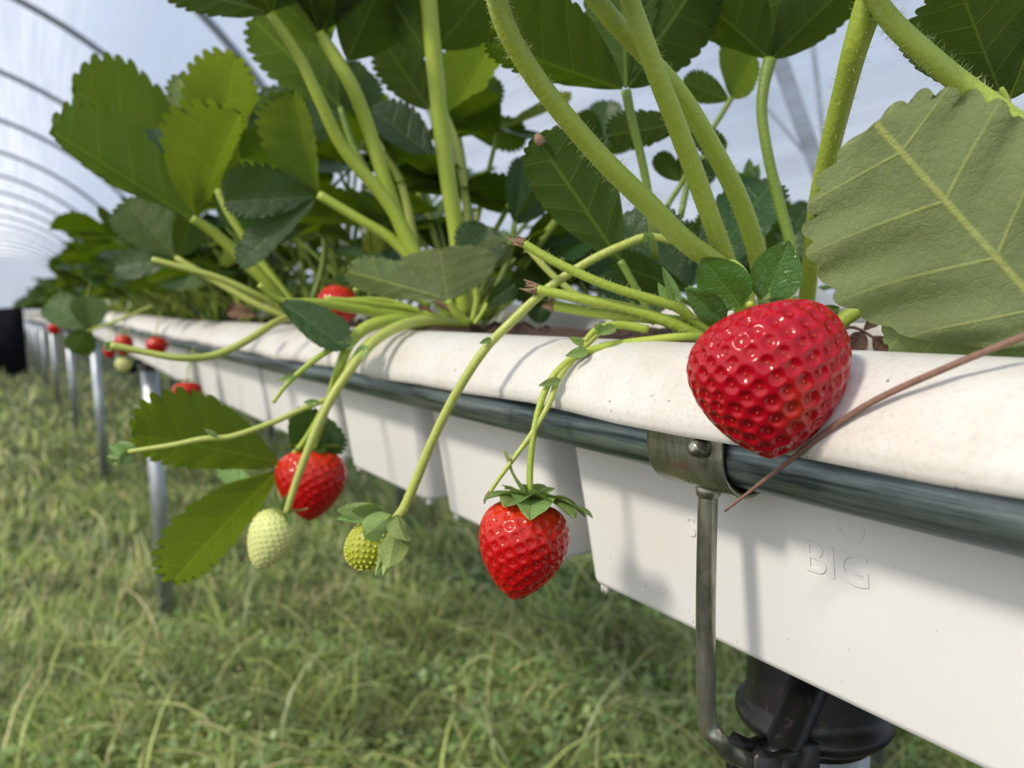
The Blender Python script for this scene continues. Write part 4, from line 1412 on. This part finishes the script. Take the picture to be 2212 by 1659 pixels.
for b_, t_, w_, d_ in [((770, 745), (700, 750), 9, .462), ((640, 812), (596, 822), 6, .455), ((470, 945), (440, 925), 6, .43), ((690, 872), (655, 868), 8, .448), ((790, 745), (765, 790), 12, .46)]:
    leaflet(tb, b_ + (d_,), t_ + (d_ - .003,), w_, w_, fold=.4, mat='sepal_pale', teeth=0, rpt=6, cols=4, name='bract', roll=15)
for k, (tx, ty) in enumerate([(232, 962), (226, 985), (236, 1005), (256, 1012), (252, 952), (270, 950), (262, 1002)]):
    leaflet(tb3, (280, 977, .428), (tx, ty, .426 + .004 * (k % 3)), 13, 13, roll=15 * (k % 3) - 15, fold=.3, mat='sepal_pale', teeth=0, rpt=6, cols=4, name='sepal')
# hanging leaf below the rim
hl1, _, _ = stem(Bp, [(930, 700, .54), (800, 735, .51), (720, 850, .50), (660, 950, .50), (612, 1005, .50), (598, 1012, .50)], [14, 15, 15, 14, 13], 'stem')
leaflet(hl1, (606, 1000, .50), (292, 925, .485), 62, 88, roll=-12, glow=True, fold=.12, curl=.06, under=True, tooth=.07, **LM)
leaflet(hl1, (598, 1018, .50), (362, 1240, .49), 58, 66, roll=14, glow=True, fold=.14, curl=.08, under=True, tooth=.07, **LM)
leaflet(hl1, (640, 990, .505), (712, 905, .51), 70, 66, roll=8, fold=.2, tooth=.08, **LM)
leaflet(hl1, (560, 1060, .53), (470, 1010, .53), 18, 22, roll=15, fold=.2, mat='sepal_pale', **LM)

# browned remains round the crown
o, _, _ = stem(Bp, [(902, 626, .53), (960, 662, .53), (1030, 704, .535)], [9, 11, 13], 'twig', 'dried_stalk')
leaflet(o, (850, 655, .56), (800, 640, .56), 18, 22, fold=.6, mat='dry_leaf', wave=.06, quilt=.04, **LM)
leaflet(o, (555, 682, .66), (490, 668, .66), 16, 18, fold=.6, mat='dry_leaf', wave=.06, quilt=.04, **LM)
leaflet(o, (940, 690, .53), (905, 655, .53), 9, 10, fold=.6, mat='dry_leaf', wave=.06, quilt=.04, **LM)
stem(Bp, [(955, 690, .53), (830, 648, .53), (690, 652, .52)], [10, 10, 9], 'stem', 'fruit_stalk')
stem(Bp, [(1015, 690, .57), (1040, 560, .58), (1085, 470, .59), (1110, 420, .59)], [12, 12, 11], 'stem', 'leaf_stalk')
stem(Bp, [(1050, 690, .60), (1140, 560, .60), (1220, 450, .60)], [18, 18, 16], 'stem', 'leaf_stalk')

# ---------------------------------------------------------------- plant C: left, big leaf pair
Cp = plant('left strawberry plant whose big backlit leaf pair points up and left', PX(640, 680, .27))
c1, _, _ = stem(Cp, [(640, 690, .66), (585, 620, .64), (520, 555, .63), (465, 505, .62), (415, 470, .61)], [24, 26, 26, 24, 20], 'stem')
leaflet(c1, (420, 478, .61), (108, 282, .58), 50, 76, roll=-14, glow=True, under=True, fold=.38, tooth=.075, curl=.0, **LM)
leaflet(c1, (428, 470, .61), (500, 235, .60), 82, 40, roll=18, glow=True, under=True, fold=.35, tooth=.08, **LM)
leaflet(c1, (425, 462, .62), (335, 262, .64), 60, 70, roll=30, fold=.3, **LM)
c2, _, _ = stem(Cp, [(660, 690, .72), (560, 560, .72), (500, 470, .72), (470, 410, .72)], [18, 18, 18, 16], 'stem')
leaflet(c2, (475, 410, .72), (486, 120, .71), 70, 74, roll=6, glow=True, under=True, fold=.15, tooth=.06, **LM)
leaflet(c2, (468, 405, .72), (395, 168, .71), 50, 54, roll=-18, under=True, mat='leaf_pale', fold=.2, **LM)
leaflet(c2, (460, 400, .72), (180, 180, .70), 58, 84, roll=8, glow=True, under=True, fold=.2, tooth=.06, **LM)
c3, _, _ = stem(Cp, [(640, 690, .70), (560, 660, .70), (470, 610, .70), (380, 556, .70)], [14, 15, 15, 12], 'stalk')
leaflet(c3, (380, 556, .70), (268, 432, .69), 58, 66, roll=14, fold=.2, mat='leaf_pale', **LM)
leaflet(c3, (384, 556, .70), (420, 470, .70), 34, 34, roll=20, fold=.2, **LM)
leaflet(c3, (376, 562, .70), (240, 570, .70), 36, 30, roll=24, fold=.2, **LM)
stem(Cp, [(640, 685, .62), (560, 640, .60), (470, 600, .59), (350, 566, .58), (330, 560, .58)], [15, 16, 15, 11], 'stalk', 'fruit_stalk')
c4, _, _ = stem(Cp, [(660, 690, .58), (650, 684, .57), (600, 694, .54), (530, 738, .52), (460, 768, .51), (390, 773, .50), (310, 760, .495), (240, 746, .49)], [12, 14, 16, 16, 17, 16, 14, 18], 'stalk', 'fruit_stalk')
for tx, ty in [(222, 742), (225, 756), (238, 738)]:
    leaflet(c4, (246, 748, .49), (tx, ty, .488), 7, 7, fold=.4, mat='sepal_pale', teeth=0, rpt=6, cols=4, name='sepal')
c5, _, _ = stem(Cp, [(660, 690, .76), (700, 560, .76), (690, 430, .76), (650, 330, .76)], [14, 14, 13, 12], 'stem_dark')
leaflet(c5, (650, 335, .76), (560, 190, .76), 60, 62, roll=10, fold=.2, **LM)
leaflet(c5, (652, 332, .76), (680, 180, .76), 60, 62, roll=10, fold=.2, **LM)
leaflet(c5, (648, 338, .76), (520, 330, .75), 46, 50, roll=25, glow=True, fold=.2, under=True, **LM)
# pale round leaf hanging over the far rim at the left
c6, _, _ = stem(Cp, [(330, 660, .95), (260, 690, .93), (190, 715, .92)], [6, 7, 6], 'stalk')
leaflet(c6, (195, 712, .92), (98, 650, .92), 34, 40, roll=10, fold=.2, mat='leaf_pale', **LM)
leaflet(c6, (196, 714, .92), (190, 640, .92), 36, 36, roll=10, fold=.2, mat='leaf_pale', **LM)
leaflet(c6, (192, 706, .92), (158, 760, .92), 34, 28, roll=10, fold=.2, under=True, **LM)

# ---------------------------------------------------------------- low plants along the back rim behind the cut stalks
Dp = plant('low dark strawberry plant at the back rim behind the cut stalks', PX(1290, 690, .36))
for k, (pts, tips) in enumerate([
        ([(1300, 680, .62), (1270, 640, .62), (1250, 610, .62)], [((1130, 560), 44, -10), ((1205, 500), 46, 14), ((1300, 520), 44, 10)]),
        ([(1310, 680, .60), (1340, 640, .60), (1360, 605, .60)], [((1270, 540), 42, 12), ((1375, 480), 44, -14), ((1460, 560), 40, 16)]),
        ([(1290, 680, .58), (1240, 665, .58), (1190, 650, .58)], [((1100, 600), 34, 14), ((1150, 690), 26, 30), ((1210, 570), 36, -12)]),
        ([(1300, 680, .57), (1330, 665, .57), (1370, 655, .57)], [((1300, 600), 30, 12), ((1400, 590), 32, -16), ((1460, 640), 24, 20)]),
        ([(1300, 680, .66), (1290, 560, .66), (1285, 430, .66), (1300, 330, .66)], [((1240, 250), 40, 10), ((1310, 215), 40, -10), ((1370, 270), 36, 14)])]):
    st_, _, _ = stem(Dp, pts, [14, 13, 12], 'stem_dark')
    for q, (tp_, hw, ro) in enumerate(tips):
        leaflet(st_, pts[-1], tp_ + (pts[-1][2] - .015 + .012 * q,), hw, hw, roll=ro, under=(q + k) % 2 == 0, fold=.25, **LM)
Ep = plant('low strawberry plant at the back rim behind the thick near stems', PX(1560, 690, .36))
for k, (pts, tips) in enumerate([
        ([(1560, 680, .50), (1550, 620, .50), (1540, 570, .50)], [((1450, 500), 44, 12), ((1540, 455), 44, -12), ((1620, 520), 40, 10)]),
        ([(1580, 680, .52), (1640, 620, .52), (1680, 590, .52)], [((1620, 500), 40, 12), ((1720, 490), 42, -12), ((1760, 580), 34, 20)]),
        ([(1550, 680, .47), (1500, 660, .47), (1460, 640, .47)], [((1380, 600), 30, 14), ((1430, 560), 32, -10), ((1400, 665), 22, 30)]),
        ([(1600, 680, .55), (1720, 640, .55), (1820, 610, .55)], [((1780, 520), 40, 10), ((1880, 540), 40, -14), ((1910, 630), 34, 20)])]):
    st_, _, _ = stem(Ep, pts, [14, 13, 12], 'stem_dark')
    for q, (tp_, hw, ro) in enumerate(tips):
        leaflet(st_, pts[-1], tp_ + (pts[-1][2] - .015 + .012 * q,), hw, hw, roll=ro, under=(q + k) % 2 == 1, fold=.25, **LM)

# ---------------------------------------------------------------- the rest of the row: prototypes and copies
def proto_plant(seed, n_leaf, hgt, spread, res, single=False):
    rg = np.random.default_rng(seed)
    root = thing('strawberry_plant', (0, 0, 0))
    mbv, mbf, mbuv, h = [], [], [], 0
    for k in range(n_leaf):
        az = 2 * math.pi * (k / n_leaf * 1.0) + rg.normal(0, .35)
        el = math.radians(rg.uniform(28, 82))
        ln = hgt * rg.uniform(.55, 1.05) * (0.75 + .35 * math.sin(el))
        d = np.array([math.cos(az) * math.cos(el), math.sin(az) * math.cos(el), math.sin(el)])
        outw = np.array([math.cos(az), math.sin(az), 0])
        p1 = d * ln * .5 + np.array([0, 0, .01]) * 0
        node = d * ln + outw * spread * .25
        v, f = tube_geo([np.array([0, 0, -.012]), p1, node], [.0028, .0024, .0018], 6, 3 if single else 5)
        if not single:
            st_ = obj('leaf_stalk', v, f, 'stem' if k % 3 else 'stem_dark', root)
        size = rg.uniform(.055, .082)
        for q, da in enumerate((-1.15, 0, 1.15)):
            a2 = az + da + rg.normal(0, .15)
            lift = rg.uniform(-.25, .55)
            dd = norm(np.array([math.cos(a2), math.sin(a2), lift]))
            nn = norm(np.array([-.35 * math.cos(az), -.35 * math.sin(az), 1.0]) + rg.normal(0, .28, 3))
            lw = size * rg.uniform(.38, .48)
            v2, f2_, uv = leaflet_geo(node, node + dd * size * (1.0 if q == 1 else .92), nn, lw, lw, seed=seed * 50 + k * 3 + q, fold=rg.uniform(.1, .4), curl=rg.uniform(-.05, .2), **res)
            if single:
                mbv.append(v2); mbf.append(f2_ + h); mbuv.append(uv); h += len(v2)
            else:
                obj('leaflet', v2, f2_, 'leaf' if rg.random() < .8 else 'leaf_pale', st_, uv=uv)
    if single:
        bpy.data.objects.remove(root)
        return mesh_from('strawberry_plant', np.concatenate(mbv), np.concatenate(mbf), 'leaf', uv=np.concatenate(mbuv))
    return root

LP = dict(teeth=8, rpt=4, cols=3)
protos = [proto_plant(100 + i, 11 + i % 3, .17 + .015 * i, .05, LP) for i in range(4)]
used = [False] * 4
rgp = np.random.default_rng(5)
spots = []
y = .62
while y < 3.4:
    spots.append((.335 + rgp.normal(0, .012), y, 'b'))
    if y > .98:
        spots.append((.262 + rgp.normal(0, .008), y + .085, 'f'))
    y += .165
for i, (x, yy, side) in enumerate(spots):
    k = i % 4
    t = protos[k] if not used[k] else copy_tree(protos[k])
    used[k] = True
    t.location = (x + rowx(yy), yy, H - .022 + rowz(yy))
    t.rotation_euler = (0, 0, rgp.uniform(0, 6.28))
    s_ = rgp.uniform(.88, 1.1)
    t.scale = (s_, s_, s_)
    if side == 'b':
        tag(t, 'blurred bushy strawberry plant along the back rim behind the nearer stems', 'plant', 'bushy plants along the back rim')
    else:
        tag(t, 'blurred strawberry plant leaning over the front rim farther along the row', 'plant', 'plants farther along the front rim')
far_mesh = [proto_plant(200 + i, 10, .19, .05, dict(teeth=6, rpt=2, cols=2), True) for i in range(4)]
y = 3.45
i = 0
while y < 19:
    for x in (.262, .338):
        o = link('strawberry_plant', far_mesh[i % 4], None, (x + rgp.normal(0, .015) + rowx(y), y + rgp.normal(0, .03), H - .022 + rowz(y)))
        o.rotation_euler = (0, 0, rgp.uniform(0, 6.28))
        s_ = rgp.uniform(.9, 1.2)
        o.scale = (s_, s_, s_)
        tag(o, 'tiny far strawberry plant in the dark green end of the row', 'plant', 'far plants at the end of the row')
        i += 1
    y += .19

# the neighbouring row, seen through the gaps
R2 = 1.12
for k in range(9):
    y = -.2 + SEC * k
    t = copy_tree(proto_t)
    t.location = (0.30 + R2, y, H - 0.139)
    t.rotation_euler = (0, 0, 0)
    tag(t, 'white planting trough of the neighbouring row glimpsed behind the near row', 'trough', 'troughs of the neighbouring row')
for k in range(5):
    root = thing('support_post', (POSTX + R2, .9 + PITCHY * k, 0))
    tag(root, 'faint post of the neighbouring row seen under the near trough', 'post', 'posts of the neighbouring row')
    link('pole', post_mesh, root)
    link('clamp_collar', collar_mesh, root)
y = .35
i = 0
while y < 13:
    for x in (.262, .338):
        o = link('strawberry_plant', far_mesh[i % 4], None, (x + R2 + rgp.normal(0, .015), y + rgp.normal(0, .04), H - .022))
        o.rotation_euler = (0, 0, rgp.uniform(0, 6.28))
        s_ = rgp.uniform(.75, 1.1)
        o.scale = (s_, s_, s_)
        tag(o, 'out of focus strawberry plant of the neighbouring row behind the stems', 'plant', 'plants of the neighbouring row')
        i += 1
    y += .2

# ---------------------------------------------------------------- fruit
# the largest berry
top, tip = P(1646, 652, .222), P(1668, 1006, .213)
big = make_fruit('largest deep red strawberry resting over the white rim on the right', top, tip, 348 * .2165 / FPX, 'fruit_deep', 'seed_red', seeds=235, res=(300, 230), depth=.19, sig=.385, skew=.22, ba=.55, bb=.82, squash=.92, lump=.025, seed=4, flat_top=.16, seedsize=.085,
                 patch=(P(1728, 900, .200), .0055))
for b_, t_, hw, ro, un in [((1602, 664), (1518, 552), 56, -12, False), ((1650, 655), (1702, 520), 54, 10, False), ((1568, 700), (1478, 622), 32, 10, False), ((1570, 680), (1522, 640), 18, 25, True),
                           ((1572, 688), (1490, 684), 9, 30, True), ((1760, 690), (1812, 662), 20, 15, False), ((1690, 628), (1640, 655), 10, 0, True)]:
    o = leaflet(big, b_ + (.228,), t_ + (.226,), hw, hw, roll=ro, under=un, fold=.32, curl=-.10, mat='sepal', teeth=0, rpt=6, cols=7, a=.60, b=.86, quilt=0, wave=.03, name='sepal')
v, f = tube_geo([P(1622, 665, .226), P(1616, 620, .229), P(1600, 588, .234), P(1580, 572, .245), P(1566, 580, .262)], [pxr(20, .226), pxr(22, .228), pxr(26, .234), pxr(24, .245), pxr(20, .26)], 12)
obj('stalk', v, f, 'stem', big)

SEP = [(15, 12, .022, .0075, .35), (70, 30, .017, .007, .1), (125, 20, .018, .007, .2), (180, 38, .021, .006, -.3), (205, 10, .018, .007, .4), (240, 8, .017, .0078, .45), (272, 6, .019, .0088, .55), (312, 10, .023, .0088, .4), (340, 12, .024, .0078, .35)]
make_fruit('bright red strawberry hanging on a thin stalk in front of the near pots', P(1146, 1078, .309), P(1110, 1302, .302), 199 * .3055 / FPX, 'fruit_red', 'seed_red', seeds=210, res=(220, 170), depth=.135, sig=.36, ba=.46, bb=.80, squash=.95, lump=.02, seed=6, flat_top=.10, seedsize=.085, sepals=SEP, sepal_mat='sepal_pale')
SEPD = [(0, 12, .018, .007, .1), (60, 30, .02, .007, -.2), (120, 35, .02, .007, -.2), (180, 10, .018, .006, .1), (240, 5, .014, .005, .2), (300, 0, .016, .006, .2)]
make_fruit('red strawberry hanging left of centre behind a thin stalk', P(676, 972, .505), P(668, 1130, .498), 150 * .50 / FPX, 'fruit_red', 'seed_red', seeds=220, res=(150, 120), depth=.12, sig=.36, ba=.42, bb=.80, seed=8, sepals=SEPD, seedsize=.10)
SEPW = [(20, 20, .013, .003, -.2), (100, 45, .013, .003, -.3), (170, 35, .014, .0032, -.2), (230, 15, .012, .003, .1), (310, 0, .013, .003, .2)]
make_fruit('pale unripe strawberry hanging below the middle red one', P(610, 1106, .443), P(556, 1230, .44), 100 * .44 / FPX, 'fruit_white', 'seed_white', seeds=260, res=(150, 120), depth=-.10, sig=.35, ba=.42, bb=.75, seed=9, flat_top=.05, sepals=SEPW, seedsize=.16, sepal_mat='sepal_pale')
SEPG = [(0, -20, .018, .0062, .3), (55, -10, .017, .006, .2), (110, 12, .016, .006, -.3), (160, 30, .016, .006, -.5), (215, -25, .017, .0065, .4), (265, -35, .017, .007, .5), (310, -40, .019, .006, .3), (340, 18, .017, .005, -.4)]
g_top, g_tip = P(838, 1128, .357), P(760, 1222, .350)
grn = make_fruit('small green unripe berry with large curled sepals on a long arching stalk', g_top, g_tip, 96 * .353 / FPX, 'fruit_green', 'seed_green', seeds=230, res=(120, 100), depth=-.12, sig=.4, ba=.42, bb=.5, seed=10, flat_top=.02, seedsize=.30)
for b_, t_, hw, ro, un, cu in [((842, 1112), (730, 1102), 20, 8, False, -.12), ((836, 1106), (768, 1090), 15, -25, False, -.5), ((838, 1118), (732, 1132), 10, 35, False, -.2), ((845, 1112), (782, 1162), 30, 0, True, .12),
                               ((858, 1118), (842, 1235), 34, 6, True, .25), ((852, 1120), (836, 1250), 12, 20, True, .2), ((846, 1125), (812, 1250), 9, 10, True, .1), ((858, 1112), (868, 1185), 24, -30, True, .3)]:
    leaflet(grn, b_ + (.352,), t_ + (.340 if un else .352,), hw, hw, roll=ro, under=un, fold=.3, curl=cu, mat='sepal_pale', teeth=0, rpt=6, cols=6, a=.6, b=.66, quilt=0, wave=.03, name='sepal')

make_fruit('red strawberry half hidden among stalks just above the rim', P(742, 622, .555), P(712, 706, .545), 90 * .55 / FPX, 'fruit_red', 'seed_red', seeds=150, res=(90, 70), depth=.1, seed=12, sepals=SEPD[:4])
far_fruit = [
    ('small blurred red strawberry hanging alone below the trough bottom', (404, 824), (406, 872), 60, .86),
    ('upper blurred red strawberry of the cluster at the left edge of the pots', (266, 722), (268, 770), 40, 1.25),
    ('lower dark red strawberry tucked under the left cluster', (236, 745), (238, 776), 26, 1.3),
    ('blurred dark red strawberry right of the left cluster under the rim', (338, 727), (340, 772), 47, 1.10),
    ('tiny orange red strawberry at the far left end of the trough row', (116, 695), (118, 725), 26, 1.7),
    ('tiny red strawberry peeping below the pale round leaf at far left', (182, 680), (184, 697), 14, 1.7),
    ('pale yellow unripe strawberry under the left red cluster', (268, 772), (266, 806), 34, 1.27)]
for k, (lab, a_, b_, w_, d_) in enumerate(far_fruit):
    un = 'unripe' in lab
    make_fruit(lab, P(*a_, d_), P(*b_, d_), w_ * d_ / FPX, 'fruit_white' if un else 'fruit_red', 'seed_white' if un else 'seed_red', seeds=90, res=(48, 36), depth=.1, seed=20 + k,
               sepals=[(az, 15, .011, .004, .1) for az in (10, 80, 150, 220, 290)], stalk=([P(*a_, d_), P(a_[0] + 2, a_[1] - 30, d_ + .01), P(a_[0] + 14, a_[1] - 70, d_ + .05)], [.0009, .0009, .0009]))

# ---------------------------------------------------------------- loose things on the trough
tw = [(1566, 1104, .236), (1640, 1046, .226), (1705, 996, .217), (1800, 922, .208), (1900, 860, .200), (2050, 792, .190), (2212, 726, .182), (2330, 680, .176)]
v, f = tube_geo([P(*q) for q in tw], [pxr(w_, q[2]) for w_, q in zip((5, 9, 11, 14, 15, 16, 17, 17), tw)], 10)
o = obj('twig', v, f, 'twig')
tag(o, 'thin brown twig slanting across the white rim right of the largest strawberry', 'twig')

def strip(top_e, bot_e, th):
    a = [P(*q) for q in top_e]
    b_ = [P(*q) for q in bot_e]
    n = len(a)
    off = FW * th
    vs = a + b_ + [q + off for q in a] + [q + off for q in b_]
    fs = []
    for i in range(n - 1):
        fs += [(i, i + 1, n + i + 1, n + i), (2 * n + i, 3 * n + i, 3 * n + i + 1, 2 * n + i + 1), (i, 2 * n + i, 2 * n + i + 1, i + 1), (n + i, n + i + 1, 3 * n + i + 1, 3 * n + i)]
    fs += [(0, n, 3 * n, 2 * n), (n - 1, 3 * n - 1, 4 * n - 1, 2 * n - 1)]
    return vs, fs
v, f = strip([(1628, 608, .375), (1758, 616, .352), (1836, 660, .350), (1906, 697, .362)], [(1650, 640, .362), (1735, 640, .338), (1790, 676, .338), (1812, 698, .350)], .0006)
o = obj('plant_card', v, f, 'card', smooth=False)
tag(o, 'bent pale card lying behind the largest strawberry', 'card')
